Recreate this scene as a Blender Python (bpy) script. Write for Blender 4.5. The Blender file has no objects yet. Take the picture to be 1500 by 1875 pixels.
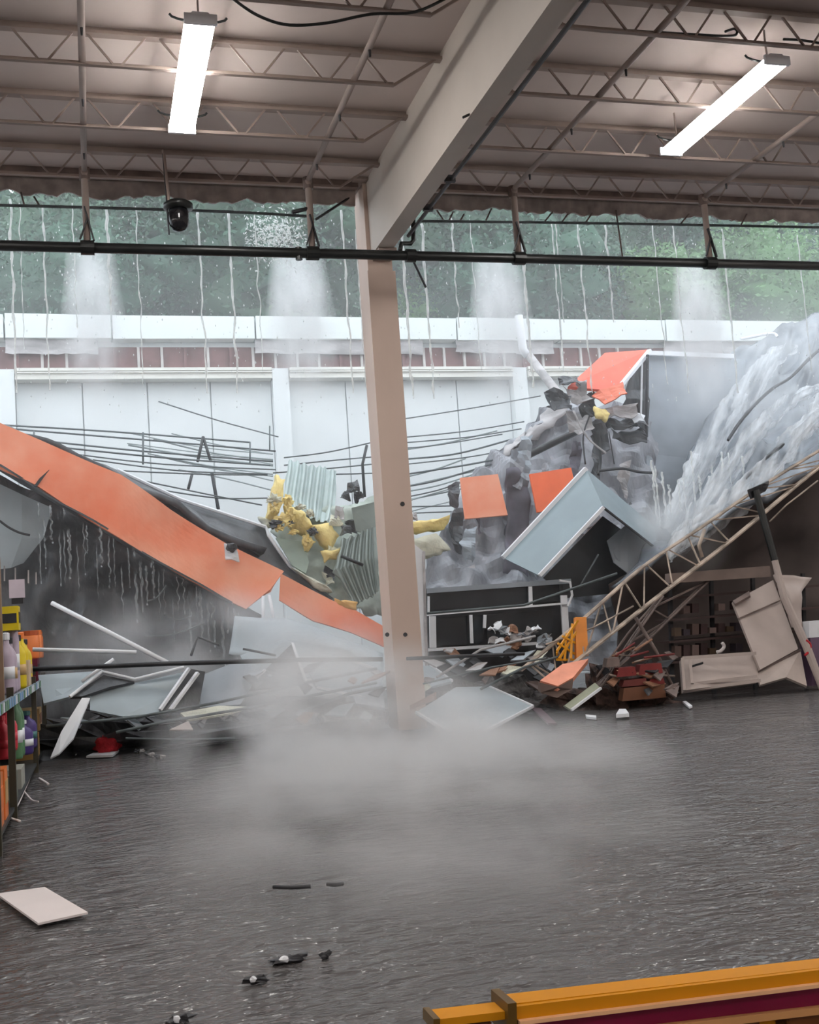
import bpy, math, random
from mathutils import Vector, Matrix, noise
random.seed(7)
S = bpy.context.scene
COL = S.collection

# ------------------------------------------------------------------ camera
FPX, CX, CY, EYE = 2050.0, 750.0, 937.5, 1.5
_d = Vector((172-CX, 1188-CY, FPX)).normalized()          # store depth axis (+Y) in camera space (x right, y down, z forward)
_r = Vector((7900-CX, 647-CY, FPX)); _r = (_r - _d*_r.dot(_d)).normalized()   # store cross axis (+X)
_n = _d.cross(_r)                                          # straight down
cam = bpy.data.cameras.new('camera'); camo = bpy.data.objects.new('camera', cam); COL.objects.link(camo)
cam.sensor_fit = 'HORIZONTAL'; cam.sensor_width = 36; cam.lens = 36*FPX/1500.0; cam.clip_end = 500
def _w(v): return Vector((v.dot(_r), v.dot(_d), -v.dot(_n)))
ax, ay, az = _w(Vector((1,0,0))), _w(Vector((0,-1,0))), _w(Vector((0,0,-1)))
camo.matrix_world = Matrix(((ax.x,ay.x,az.x,0),(ax.y,ay.y,az.y,0),(ax.z,ay.z,az.z,EYE),(0,0,0,1)))
S.camera = camo

# ------------------------------------------------------------------ world, exposure
SKY = 2.35            # overcast daylight
LAMP = 42.0          # emission of the strip lights
wd = bpy.data.worlds.new('overcast'); S.world = wd; wd.use_nodes = True
bg = wd.node_tree.nodes['Background']; bg.inputs[0].default_value = (0.86, 0.93, 1.0, 1); bg.inputs[1].default_value = SKY
S.view_settings.view_transform = 'Standard'; S.view_settings.look = 'None'
S.view_settings.gamma = 1; S.view_settings.use_curve_mapping = False; S.view_settings.exposure = 0.0
S.cycles.use_denoising = True
S.cycles.use_adaptive_sampling = True; S.cycles.adaptive_threshold = .2
S.cycles.max_bounces = 5; S.cycles.diffuse_bounces = 3; S.cycles.glossy_bounces = 2
S.cycles.volume_bounces = 2; S.cycles.volume_step_rate = 2.5; S.cycles.volume_max_steps = 96; S.cycles.transparent_max_bounces = 16
S.cycles.sample_clamp_indirect = 6

# ------------------------------------------------------------------ pixel helpers (a photo pixel and a depth give a point of the place)
def ray(px, py): return _w(Vector((px-CX, py-CY, FPX)))
def P(px, py, Y):
    w = ray(px, py); return Vector((0,0,EYE)) + w*(Y/w.y)
def PZ(px, py, z=0.0):
    w = ray(px, py); return Vector((0,0,EYE)) + w*((z-EYE)/w.z)
def PX(px, py, X):
    w = ray(px, py); return Vector((0,0,EYE)) + w*(X/w.x)
def V(*a): return Vector(a)

# ------------------------------------------------------------------ materials
MATS = {}
def mat(name, col, rough=.6, metal=0.0, var=.12, scale=3.0, bump=.0, bscale=None, stretch=(1,1,1), col2=None, emit=0, spec=.5, contrast=(.35,.7), trans=0):
    if name in MATS: return MATS[name]
    m = bpy.data.materials.new(name); m.use_nodes = True; nt = m.node_tree; N, L = nt.nodes, nt.links
    b = N['Principled BSDF']
    b.inputs['Roughness'].default_value = rough; b.inputs['Metallic'].default_value = metal
    b.inputs['Specular IOR Level'].default_value = spec
    if trans: b.inputs['Transmission Weight'].default_value = trans
    tc = N.new('ShaderNodeTexCoord'); mp = N.new('ShaderNodeMapping'); mp.inputs['Scale'].default_value = stretch
    L.new(tc.outputs['Object'], mp.inputs['Vector'])
    nz = N.new('ShaderNodeTexNoise'); nz.inputs['Scale'].default_value = scale; nz.inputs['Detail'].default_value = 5
    L.new(mp.outputs['Vector'], nz.inputs['Vector'])
    rp = N.new('ShaderNodeValToRGB'); rp.color_ramp.elements[0].position = contrast[0]; rp.color_ramp.elements[1].position = contrast[1]
    c2 = col2 or tuple(min(1, c*(1+var)) for c in col); c1 = tuple(c*(1-var) for c in col) if not col2 else col
    rp.color_ramp.elements[0].color = (*c1, 1); rp.color_ramp.elements[1].color = (*c2, 1)
    L.new(nz.outputs['Fac'], rp.inputs['Fac']); L.new(rp.outputs['Color'], b.inputs['Base Color'])
    if bump:
        n2 = N.new('ShaderNodeTexNoise'); n2.inputs['Scale'].default_value = bscale or scale*4; n2.inputs['Detail'].default_value = 4
        L.new(mp.outputs['Vector'], n2.inputs['Vector'])
        bp = N.new('ShaderNodeBump'); bp.inputs['Strength'].default_value = bump; bp.inputs['Distance'].default_value = .05
        L.new(n2.outputs['Fac'], bp.inputs['Height']); L.new(bp.outputs['Normal'], b.inputs['Normal'])
    if emit:
        b.inputs['Emission Color'].default_value = (*col, 1); b.inputs['Emission Strength'].default_value = emit
    MATS[name] = m; return m
def sr(r, g, b):   # photo sRGB 0-255 -> linear
    f = lambda c: ((c/255+.055)/1.055)**2.4 if c > 10 else c/255/12.92
    return (f(r), f(g), f(b))

m_ceil = mat('ceiling paint', sr(206,192,186), .8, var=.06, scale=.6)
m_steel = mat('painted steel', sr(158,142,134), .6, var=.1, scale=2)
m_girder = mat('girder paint', sr(200,190,180), .55, var=.05, scale=1)
m_column = mat('column paint', sr(204,182,168), .5, var=.06, scale=1.2, stretch=(1,1,.4))
m_columnside = m_column
m_black = mat('black pipe', (.012,.014,.014), .35, var=.3, scale=5)
m_dark = mat('dark metal', (.03,.03,.034), .5, var=.4, scale=4)
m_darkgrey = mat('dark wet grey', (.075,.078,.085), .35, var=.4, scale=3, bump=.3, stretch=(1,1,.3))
m_wall = mat('white wall', sr(232,236,236), .7, var=.05, scale=.5)
m_wallgrey = mat('grey flashing', sr(176,172,172), .6, var=.25, scale=2.5, contrast=(.4,.6), stretch=(.5,1,1.5))
m_coping = mat('white coping', sr(226,232,230), .45, var=.03, scale=1)
m_ledger = mat('ledger white', sr(222,220,212), .55, var=.07, scale=1.5, stretch=(.5,1,2))
m_brick = mat('brown siding', sr(120,84,82), .7, var=.22, scale=3, contrast=(.3,.7))
m_rib = mat('pale rib', sr(196,190,186), .6, var=.1)
m_orange = mat('orange paint', sr(246,126,82), .5, col2=sr(254,184,152), scale=.8, contrast=(.3,.68))
m_red = mat('red orange paint', sr(232,88,72), .5, var=.1, scale=2)
m_peach = mat('peach board', sr(222,150,112), .6, var=.1, scale=3)
m_gsheet = mat('grey sheet metal', sr(158,166,174), .42, metal=.0, var=.16, scale=1.2, bump=.05, bscale=3)
m_oldroof = mat('old roof skin', sr(150,152,158), .5, var=.35, scale=2.2, bump=.4, bscale=6, contrast=(.35,.65), stretch=(1.4,1,.45))
m_rub = mat('grey rubble', sr(96,94,94), .8, var=.6, scale=6, bump=.6, bscale=16, contrast=(.4,.6))
m_rubb = mat('brown rubble', sr(78,60,54), .8, var=.6, scale=6, bump=.6, bscale=16, contrast=(.4,.6))
m_purple = mat('purple grey flap', sr(104,100,112), .6, var=.2)
m_hood = mat('hood sheet metal', sr(132,148,154), .35, var=.1, scale=1.2)
m_gsheet2 = mat('blue grey sheet', sr(164,176,182), .35, metal=.0, var=.12, scale=1.2)
m_mem = mat('wet grey membrane', sr(112,118,126), .25, var=.28, scale=1.6, bump=.25, bscale=5, contrast=(.3,.7))
m_deck = mat('galvanised deck', sr(182,196,194), .45, metal=.1, var=.14, scale=2)
m_deckdark = mat('dull deck', sr(126,134,128), .5, metal=.2, var=.2, scale=2)
m_foam = mat('yellow insulation', sr(248,222,150), .9, var=.12, scale=5, bump=.5, bscale=14)
m_foamw = mat('pale insulation', sr(222,222,204), .9, var=.12, scale=5, bump=.4, bscale=14)
m_white = mat('white painted metal', sr(236,238,242), .4, var=.03)
m_panel = mat('off white panel', sr(188,174,167), .6, var=.08, scale=2)
m_wood = mat('brown board', sr(150,110,86), .7, var=.2, scale=5, stretch=(1,6,6))
m_yellow = mat('yellow paint', sr(230,160,24), .4, var=.12, scale=3)
m_amber = mat('amber painted rail', sr(212,140,10), .6, spec=.25, var=.12, scale=4, stretch=(.3,1,1))
m_maroon = mat('maroon stripe', sr(140,8,66), .3, var=.2, scale=3)
m_rust = mat('rusty joist steel', sr(176,160,146), .55, metal=.2, var=.35, scale=3, contrast=(.4,.6))
m_joistdark = mat('dull joist steel', sr(120,104,98), .6, var=.35, scale=3)
m_palerod = mat('pale rod', sr(150,160,160), .6, var=.2)
m_cable = mat('cable grey', sr(92,100,102), .6, var=.3)
m_glassdark = mat('dark glass', (.03,.035,.04), .08, var=.3, scale=1)
m_paper = mat('white board', sr(232,222,220), .6, var=.03)
m_redcloth = mat('red cloth', sr(196,40,52), .8, var=.2, scale=8, bump=.3)
m_brownbox = mat('brown cardboard', sr(122,80,58), .8, var=.15)
m_redbox = mat('red crate', sr(128,44,42), .5, var=.2)
m_water = None

# ------------------------------------------------------------------ mesh builder
class MB:
    def __init__(s): s.v = []; s.f = []
    def add(s, vs, fs):
        o = len(s.v); s.v += [Vector(x) for x in vs]; s.f += [[i+o for i in q] for q in fs]; return s
    def box(s, c, sz, R=None):
        c = Vector(c); h = [x/2 for x in sz]; R = R or Matrix.Identity(3)
        vs = [c + R @ Vector((x*h[0], y*h[1], z*h[2])) for x in (-1,1) for y in (-1,1) for z in (-1,1)]
        return s.add(vs, [[0,1,3,2],[4,6,7,5],[0,4,5,1],[2,3,7,6],[0,2,6,4],[1,5,7,3]])
    def bb(s, a, b): return s.box([(x+y)/2 for x, y in zip(a, b)], [abs(y-x) for x, y in zip(a, b)])
    def beam(s, a, b, w, h, up=(0,0,1)):
        a, b = Vector(a), Vector(b); d = (b-a).normalized(); u = Vector(up); sdir = d.cross(u)
        if sdir.length < 1e-4: sdir = d.cross(Vector((1,0,0)))
        sdir.normalize(); u = sdir.cross(d)
        q = [sdir*(x*w/2)+u*(y*h/2) for x, y in ((-1,-1),(1,-1),(1,1),(-1,1))]
        return s.add([a+k for k in q]+[b+k for k in q], [[0,3,2,1],[4,5,6,7],[0,1,5,4],[1,2,6,5],[2,3,7,6],[3,0,4,7]])
    def angle(s, a, b, w, t, up=(0,0,1)):
        a, b = Vector(a), Vector(b); d = (b-a).normalized(); u = Vector(up); sd = d.cross(u).normalized(); u = sd.cross(d)
        prof = [(0,0),(w,0),(w,t),(t,t),(t,w),(0,w)]
        q = [sd*x+u*y for x, y in prof]; n = 6
        return s.add([a+k for k in q]+[b+k for k in q], [list(range(n))[::-1], list(range(n,2*n))]+[[i,(i+1)%n,n+(i+1)%n,n+i] for i in range(n)])
    def tube(s, pts, r, n=8, cap=True):
        pts = [Vector(p) for p in pts]; rs = r if isinstance(r, (list, tuple)) else [r]*len(pts)
        rings = []; ref = None
        for i, p in enumerate(pts):
            d = (pts[min(i+1, len(pts)-1)] - pts[max(i-1, 0)]).normalized()
            if ref is None: ref = d.cross(Vector((.3,.2,1))).normalized() if abs(d.z) < .95 else d.cross(Vector((1,0,0))).normalized()
            ref = (ref - d*ref.dot(d)).normalized(); k = d.cross(ref)
            rings.append([p + (ref*math.cos(2*math.pi*j/n)+k*math.sin(2*math.pi*j/n))*rs[i] for j in range(n)])
        vs = [v for ring in rings for v in ring]; fs = []
        for i in range(len(pts)-1):
            for j in range(n): fs.append([i*n+j, i*n+(j+1)%n, (i+1)*n+(j+1)%n, (i+1)*n+j])
        if cap: fs += [list(range(n))[::-1], [(len(pts)-1)*n+j for j in range(n)]]
        return s.add(vs, fs)
    def lathe(s, base, prof, n=14, R=None):
        base = Vector(base); R = R or Matrix.Identity(3)
        vs = [base + R @ Vector((r*math.cos(2*math.pi*j/n), r*math.sin(2*math.pi*j/n), z)) for r, z in prof for j in range(n)]
        fs = [[i*n+j, i*n+(j+1)%n, (i+1)*n+(j+1)%n, (i+1)*n+j] for i in range(len(prof)-1) for j in range(n)]
        fs += [list(range(n))[::-1], [(len(prof)-1)*n+j for j in range(n)]]
        return s.add(vs, fs)
    def slab(s, pts, t, nrm=None):
        pts = [Vector(p) for p in pts]; n = len(pts)
        if nrm is None:
            nrm = Vector()
            for i in range(n):
                a, b = pts[i], pts[(i+1) % n]
                nrm += Vector(((a.y-b.y)*(a.z+b.z), (a.z-b.z)*(a.x+b.x), (a.x-b.x)*(a.y+b.y)))
            nrm.normalize()
            c = sum(pts, Vector())/n - Vector((0,0,EYE))
            if nrm.dot(c) < 0: nrm.negate()
        back = [p + nrm*t for p in pts]
        return s.add(pts+back, [list(range(n)), list(range(n,2*n))[::-1]]+[[i, n+i, n+(i+1)%n, (i+1)%n] for i in range(n)])
    def sheet(s, rows, t=.02, sub=6, amp=0.0, fs=1.0, corr=0, camp=.02, rag=0, seed=0, smoothrows=True):
        """rows of points -> bilinear grid, crumpled by noise, corrugated across u, with thickness and a ragged rim"""
        rows = [[Vector(p) for p in r] for r in rows]; nr, nc = len(rows), len(rows[0])
        su = sub if isinstance(sub, tuple) else (sub, sub)
        NU, NV = (nc-1)*su[0]+1, (nr-1)*su[1]+1; g = []
        for j in range(NV):
            a = min(j//su[1], nr-2); tv = j/su[1]-a; line = []
            for i in range(NU):
                b = min(i//su[0], nc-2); tu = i/su[0]-b
                line.append((rows[a][b]*(1-tu)+rows[a][b+1]*tu)*(1-tv)+(rows[a+1][b]*(1-tu)+rows[a+1][b+1]*tu)*tv)
            g.append(line)
        out = []
        for j in range(NV):
            for i in range(NU):
                p = g[j][i]; du = g[j][min(i+1,NU-1)]-g[j][max(i-1,0)]; dv = g[min(j+1,NV-1)][i]-g[max(j-1,0)][i]
                nn = du.cross(dv)
                nn = nn.normalized() if nn.length > 1e-9 else Vector((0,-1,0))
                if nn.dot(p-Vector((0,0,EYE))) > 0: nn.negate()
                k = 0
                if amp: k += amp*noise.noise(p*fs+Vector((seed*7.3,seed*3.1,0)))*1.6
                if corr: k += camp*(1 if math.sin(2*math.pi*corr*i/(NU-1)) > 0 else -1)
                q = p + nn*k
                if rag and (i in (0,NU-1) or j in (0,NV-1)):
                    q += Vector((noise.noise(p*6+Vector((seed,0,0))), noise.noise(p*6+Vector((0,seed,5))), noise.noise(p*6+Vector((9,0,seed)))))*rag
                out.append((q, nn))
        n = NU*NV; vs = [q for q, _ in out]+[q-nn*t for q, nn in out]; f = []
        for j in range(NV-1):
            for i in range(NU-1):
                a = j*NU+i; f.append([a,a+1,a+NU+1,a+NU]); f.append([n+a,n+a+NU,n+a+NU+1,n+a+1])
        rim = [i for i in range(NU)]+[j*NU+NU-1 for j in range(1,NV)]+[(NV-1)*NU+i for i in range(NU-2,-1,-1)]+[j*NU for j in range(NV-2,0,-1)]
        for a, b in zip(rim, rim[1:]+rim[:1]): f.append([a, n+a, n+b, b])
        return s.add(vs, f)
    def lump(s, c, sz, seed=0, amp=.3, n=10, m=7, fs=1.3):
        c = Vector(c); vs = []; fs_ = []
        for j in range(m+1):
            th = math.pi*j/m
            for i in range(n):
                ph = 2*math.pi*i/n; d = Vector((math.sin(th)*math.cos(ph), math.sin(th)*math.sin(ph), math.cos(th)))
                k = 1+amp*noise.noise(d*fs+Vector((seed*5.1,seed*1.7,seed)))*1.8
                vs.append(c+Vector((d.x*sz[0], d.y*sz[1], d.z*sz[2]))*k*.5)
        for j in range(m):
            for i in range(n): fs_.append([j*n+i, (j+1)*n+i, (j+1)*n+(i+1)%n, j*n+(i+1)%n])
        return s.add(vs, fs_)

BASE = {}
def base_of(o): return BASE.get(o.name, Vector())
def tag(o, label=None, cat=None, group=None, kind=None):
    if label: o['label'] = label
    if cat: o['category'] = cat
    if group: o['group'] = group
    if kind: o['kind'] = kind
    return o
def obj(name, mb, m, parent=None, smooth=False, label=None, cat=None, group=None, kind=None):
    me = bpy.data.meshes.new(name)
    if parent is not None: b = base_of(parent)
    else:
        lo = [min(v[k] for v in mb.v) for k in range(3)]; hi = [max(v[k] for v in mb.v) for k in range(3)]
        b = Vector(((lo[0]+hi[0])/2, (lo[1]+hi[1])/2, lo[2]))
    me.from_pydata([tuple(v-b) for v in mb.v], [], mb.f); me.update()
    if smooth: me.polygons.foreach_set('use_smooth', [True]*len(me.polygons))
    o = bpy.data.objects.new(name, me); COL.objects.link(o)
    if m: me.materials.append(m)
    if parent is not None: o.parent = parent
    else: o.location = b
    BASE[o.name] = b
    return tag(o, label, cat, group, kind)
def thing(name, label, cat, base, group=None, kind=None):
    o = bpy.data.objects.new(name, None); COL.objects.link(o); o.location = Vector(base); o.empty_display_size = .1
    BASE[o.name] = Vector(base); return tag(o, label, cat, group, kind)
def struct(name, mb, m, parent=None, label=None, cat=None, **k):
    return obj(name, mb, m, parent, label=label, cat=cat, kind='structure' if parent is None else None, **k)
def lp(a, b, t): return Vector(a)*(1-t)+Vector(b)*t

# ================================================================== SETTING
DECK = 8.4; EDGE = 16.45
struct('floor', MB().bb((-16,-12,-.35),(26,31,-.25)), mat('concrete floor', (.12,.115,.11), .7), label='dark concrete shop floor under the floodwater', cat='floor')
ce = struct('ceiling', MB().bb((-16,-12,DECK),(26,EDGE-.15,DECK+.14)), m_ceil, label='pale grey metal roof deck of the part still standing', cat='ceiling')
struct('wall_left', MB().bb((-16.2,-12,-.3),(-16,EDGE,DECK)), m_ceil, label='plain store wall beyond the aisles on one side', cat='wall')
struct('wall_right', MB().bb((26,-12,-.3),(26.2,27,DECK)), m_ceil, label='plain store wall beyond the collapsed aisle on the other side', cat='wall')
struct('wall_front', MB().bb((-16,-12.2,-.3),(26,-12,DECK)), m_ceil, label='plain store wall behind the viewer', cat='wall')

# torn roof edge: ragged strips of deck and membrane hanging from the break
def torn(name, x0, x1, seed, label):
    n = int((x1-x0)/.06); mb = MB(); top = []; bot = []; bk = []
    vs = []; fs = []
    for i in range(n+1):
        x = x0+(x1-x0)*i/n
        h = .30+.10*noise.noise(Vector((x*1.3, seed, 0)))+.07*noise.noise(Vector((x*5, seed, 3)))+.03*noise.noise(Vector((x*14, seed, 3)))
        y = EDGE+.05*noise.noise(Vector((x*2, seed, 8)))
        vs += [V(x,y-.16,DECK+.13), V(x,y-.05,DECK-h), V(x,y-.01,DECK-h), V(x,y,DECK+.13)]
    for i in range(n):
        a = i*4
        for k in range(4): fs.append([a+k, a+(k+1)%4, a+4+(k+1)%4, a+4+k])
    mb.add(vs, fs)
    struct(name, mb, mat('torn roof edge', sr(168,156,150), .8, var=.25, scale=4), parent=ce)
    beam = MB().bb((x0,EDGE-.30,DECK-.11),(x1,EDGE-.17,DECK)); struct('edge_angle', beam, m_joistdark, parent=ce)
torn('torn_edge', -4, 4.2, 1, ''); torn('torn_edge', 4.75, 14.5, 2, '')

# girder, column
GX = 4.33
g = thing('roof_girder', 'deep pale steel girder running overhead to the column', 'girder', (GX, 0, 7.2))
g['kind'] = 'structure'
obj('web_plate', MB().bb((GX,-11,7.24),(GX+.14,16.15,DECK)), m_girder, g)
obj('bottom_flange', MB().bb((GX-.0,-11,7.2),(GX+.26,16.15,7.24)), m_girder, g)
obj('bearing_plate', MB().bb((GX+.02,15.75,7.12),(GX+.3,16.15,7.2)), m_steel, g)
for y in (15.9,14.3,12.7,11.1,9.5): obj('stiffener', MB().bb((GX+.14,y,7.24),(GX+.26,y+.02,DECK)), m_girder, g)
c = thing('column', 'tall beige steel box column standing in the mist', 'column', (4.5,16.4,-.25)); c['kind'] = 'structure'
obj('shaft', MB().bb((4.27,16.16,-.25),(4.66,16.75,DECK)), m_column, c)
obj('cover_plate', MB().bb((4.245,16.1,-.25),(4.685,16.16,6.95)), m_column, c)
obj('cap_plate', MB().bb((4.1,16.0,DECK-.04),(4.75,16.8,DECK+.02)), m_steel, c)
for px in (709, 742):
    p = P(px,1162,16.1); obj('bolt_hole', MB().tube([p+V(0,-.012,0), p+V(0,.005,0)], .032, 10), m_dark, c)
obj('bolt_hole', MB().tube([P(737,923,16.1)+V(0,-.012,0), P(737,923,16.1)], .035, 10), m_dark, c)

# open web joists under the deck
JY = [15.35-1.55*k for k in range(6)]
bar_cache = {}
def joist(y, x0, x1, label, side):
    t = thing('steel_joist', label, 'joist', (x0,y,DECK-.5), 'open web joists under the roof deck'); b = base_of(t)
    obj('top_chord', MB().angle((x0,y+.06,DECK-.112),(x1,y+.06,DECK-.112),.11,.035), m_steel, t)
    xb = x1-.62 if side < 0 else x1; xa = x0+.45 if side > 0 else x0
    obj('bottom_chord', MB().angle((xa,y+.03,DECK-.475),(xb,y+.03,DECK-.475),.055,.02), m_steel, t)
    n = int((xb-xa)/.38); st = (xb-xa)/n
    for i in range(n):
        up = i % 2 == 0
        key = (round(st,4), up)
        zb, zt = DECK-.46, DECK-.05
        xx = xa+i*st
        if key not in bar_cache:
            q = MB().beam((0,0,zt if up else zb),(st*.82,0,zb if up else zt),.022,.022)
            me = bpy.data.meshes.new('web_bar'); me.from_pydata([tuple(v) for v in q.v], [], q.f); me.materials.append(m_steel); bar_cache[key] = me
        o = bpy.data.objects.new('web_bar', bar_cache[key]); COL.objects.link(o); o.parent = t
        o.location = V(xx, y, 0)-b
    end = MB().beam((xb,y,DECK-.46),(x1-.03,y,DECK-.07),.03,.03) if side < 0 else MB().beam((xa,y,DECK-.46),(x0+.03,y,DECK-.07),.03,.03)
    obj('end_bar', end, m_steel, t)
ordn = ['nearest the torn roof edge', 'second from the torn roof edge', 'third from the torn roof edge', 'fourth from the torn roof edge', 'fifth from the torn roof edge', 'sixth from the torn roof edge']
for k, y in enumerate(JY):
    joist(y, -4.6, GX, f'open web joist on the dome camera side, {ordn[k]}', -1)
    joist(y, GX+.15, 13.0, f'open web joist past the girder, {ordn[k]}', 1)

# back wall of the collapsed bay
BW = 27.0
wb = struct('wall_back', MB().bb((-9,BW+.08,-.3),(26,BW+.4,8.75)), m_wall, label='white far wall left standing behind the collapse', cat='wall')
pil = [-8.0,-1.72,4.66,10.95,17.25,23.5]
for x in pil: obj('pilaster', MB().bb((x-.2,BW-.28,-.3),(x+.2,BW+.08,8.02)), m_wall, wb)
for a, b in zip(pil, pil[1:]):
    w = (b-a-.4)/4
    for i in range(4):
        x0 = a+.2+w*i; obj('wall_panel', MB().bb((x0+.015,BW,-.3),(x0+w-.015,BW+.08,7.75)), m_wall, wb)
    obj('ledger_beam', MB().bb((a+.22,BW-.34,7.78),(b-.22,BW+.02,7.9)).bb((a+.22,BW-.4,7.9),(b-.22,BW+.02,7.93)).bb((a+.22,BW-.4,7.75),(b-.22,BW+.02,7.78)).bb((a+.22,BW-.36,7.96),(b-.22,BW+.02,8.03)), m_ledger, wb)
x = -8.6
while x < 25:
    obj('siding_panel', MB().bb((x+.03,BW+.02,8.03),(x+.52,BW+.08,8.62)), m_brick, wb)
    obj('siding_rib', MB().bb((x-.03,BW-.05,8.03),(x+.03,BW+.08,8.6)), m_rib if random.random() < .6 else m_brick, wb)
    x += .55
x = -8.6; k = 0
for L in (3.2,3.7,2.4,3.4,5.2,2.9,3.1,4.4,4.2):
    obj('coping', MB().slab([V(x+.02,BW-.3,8.76-.02*(k%2)),V(x+L-.02,BW-.3,8.76),V(x+L-.02,BW-.34,9.3),V(x+.02,BW-.34,9.3+.015*(k%3))], .75, V(0,1,0)), m_coping, wb)
    if k not in (3,6):
        ll = L*random.uniform(.7,.98)
        obj('flashing', MB().sheet([[V(x,BW-.2,8.8),V(x+ll,BW-.2,8.8)],[V(x,BW-.16,8.42+.04*(k%2)),V(x+ll,BW-.15,8.40)]], .02, (14,4), .05, 1.5, rag=.04, seed=k), m_wallgrey, wb)
    x += L; k += 1

# ------------------------------------------------------------------ floodwater
def make_water():
    m = bpy.data.materials.new('floodwater'); m.use_nodes = True; N, L = m.node_tree.nodes, m.node_tree.links; b = N['Principled BSDF']
    b.inputs['Base Color'].default_value = (.105,.098,.098,1); b.inputs['Roughness'].default_value = .16; b.inputs['IOR'].default_value = 1.33
    tc = N.new('ShaderNodeTexCoord'); hs = None
    def wave(scale, stretch, det):
        mp = N.new('ShaderNodeMapping'); mp.inputs['Scale'].default_value = stretch; L.new(tc.outputs['Object'], mp.inputs['Vector'])
        n = N.new('ShaderNodeTexNoise'); n.inputs['Scale'].default_value = scale; n.inputs['Detail'].default_value = det; n.inputs['Distortion'].default_value = .6
        L.new(mp.outputs['Vector'], n.inputs['Vector']); return n.outputs['Fac']
    a = wave(3.2,(1,1.6,1),3); c_ = wave(11,(.8,1.7,1),2)
    mx = N.new('ShaderNodeMath'); mx.operation = 'MULTIPLY_ADD'; L.new(c_, mx.inputs[0]); mx.inputs[1].default_value = .45; L.new(a, mx.inputs[2])
    bp = N.new('ShaderNodeBump'); bp.inputs['Strength'].default_value = .55; bp.inputs['Distance'].default_value = .12
    L.new(mx.outputs[0], bp.inputs['Height']); L.new(bp.outputs['Normal'], b.inputs['Normal'])
    return m
m_water = make_water()
mb = MB(); NX, NY = 170, 230; x0, x1, y0, y1 = -15.9, 25.9, -11.9, 26.98
def wz(x, y):
    return .02*noise.noise(Vector((x*.9,y*1.3,0)))+.012*noise.noise(Vector((x*2.6,y*3.4,4)))
xs = [x0+(x1-x0)*(.5+.5*math.copysign(abs(2*i/NX-1)**1.6, 2*i/NX-1)) for i in range(NX+1)]
ys = [y0+(y1-y0)*j/NY for j in range(NY+1)]
mb.add([V(x,y,wz(x,y)) for y in ys for x in xs], [[j*(NX+1)+i, j*(NX+1)+i+1, (j+1)*(NX+1)+i+1, (j+1)*(NX+1)+i] for j in range(NY) for i in range(NX)])
obj('floodwater', mb, m_water, smooth=True, label='rippled dark grey floodwater covering the whole shop floor', cat='water', kind='stuff')

# ------------------------------------------------------------------ outside: bank and trees
m_grass = mat('grassy bank', sr(64,92,66), .9, var=.4, scale=1.2)
mb = MB().sheet([[V(-30,31,-.3),V(45,31,-.3)],[V(-30,36,4),V(45,36,4)],[V(-30,62,20),V(45,62,20)]], .3, (20,8), .8, .3, seed=3)
struct('ground_bank', mb, m_grass, label='green overgrown bank rising behind the store', cat='bank')
BL = {}
def leafy(seed, n, hgt):
    rnd = random.Random(seed); q = MB()
    blobs = [(Vector((rnd.uniform(-1.8,1.8), rnd.uniform(-1.4,1.4), hgt*rnd.uniform(.25,.95))), rnd.uniform(1.0,1.9)) for _ in range(11)]
    BL[seed] = blobs
    for _ in range(n):
        c0, rr = rnd.choice(blobs); d = Vector((rnd.gauss(0,1), rnd.gauss(0,1), rnd.gauss(0,.8))).normalized()*rr*rnd.random()**.35
        p = c0+d; u = Vector((rnd.gauss(0,1), rnd.gauss(0,1), rnd.gauss(0,1))).normalized(); w = u.cross(Vector((rnd.gauss(0,1), rnd.gauss(0,1), rnd.gauss(0,1)))).normalized()
        s1 = rnd.uniform(.035,.085); q.add([p-u*s1, p+w*s1*.45, p+u*s1, p-w*s1*.45], [[0,1,2,3]])
    return q
m_leafs = [mat('dark leaf', sr(56,88,64), .6, var=.35, scale=.8), mat('blue green leaf', sr(60,96,76), .6, var=.3, scale=.8), mat('bright leaf', sr(92,130,82), .6, var=.3, scale=.8)]
tree_src = {}
def tree(k, x, y, hgt, label):
    z = -.3 if y < 31 else (4.3*(y-31)/5 if y < 36 else 4+16*(y-36)/26)
    t = thing('tree', label, 'tree', (x,y,z-.3), 'trees on the bank behind the store')
    if k not in tree_src:
        fo = obj('foliage', MB().add([v+V(x,y,z-.3) for v in leafy(k+40, 36000, 8.0).v], leafy(k+40, 36000, 8.0).f), m_leafs[k], t); fo['kind'] = 'stuff'
        for k2, (bc, br_) in enumerate(BL[k+40]): obj('foliage_core', MB().lump(bc+V(x,y,z-.3), (br_*1.25,br_*1.25,br_*1.2), k2+k*20, .5, 20, 14, 3.0), m_leafs[k], t, smooth=True)  # solid cores added inside the crowns to close the gaps of sky
        tr = obj('trunk', MB().tube([V(x,y,z-.3), V(x+.1,y,z+2.5), V(x-.1,y,z+6)], [.2,.16,.06], 8), mat('bark', (.05,.04,.03), .9), t); tree_src[k] = [o_ for o_ in COL.objects if o_.parent == t]
    else:
        for o in tree_src[k]:
            cc = o.copy(); COL.objects.link(cc); cc.parent = t
        t.rotation_euler = (0,0,random.uniform(0,6.28))
    s_ = hgt/8; t.scale = (s_*1.1, s_*1.1, s_)
tl = ['dark tree behind the parapet above the sloping orange band', 'tree behind the parapet beneath the dome camera', 'bluish tree showing between the dome camera and the column', 'bright green tree just beside the column', 'dark tree behind the parapet past the column', 'tree above the orange roof fascia fragment', 'dull green tree over the grey standing panel', 'pale hazy tree above the sloping wet roof']
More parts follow.
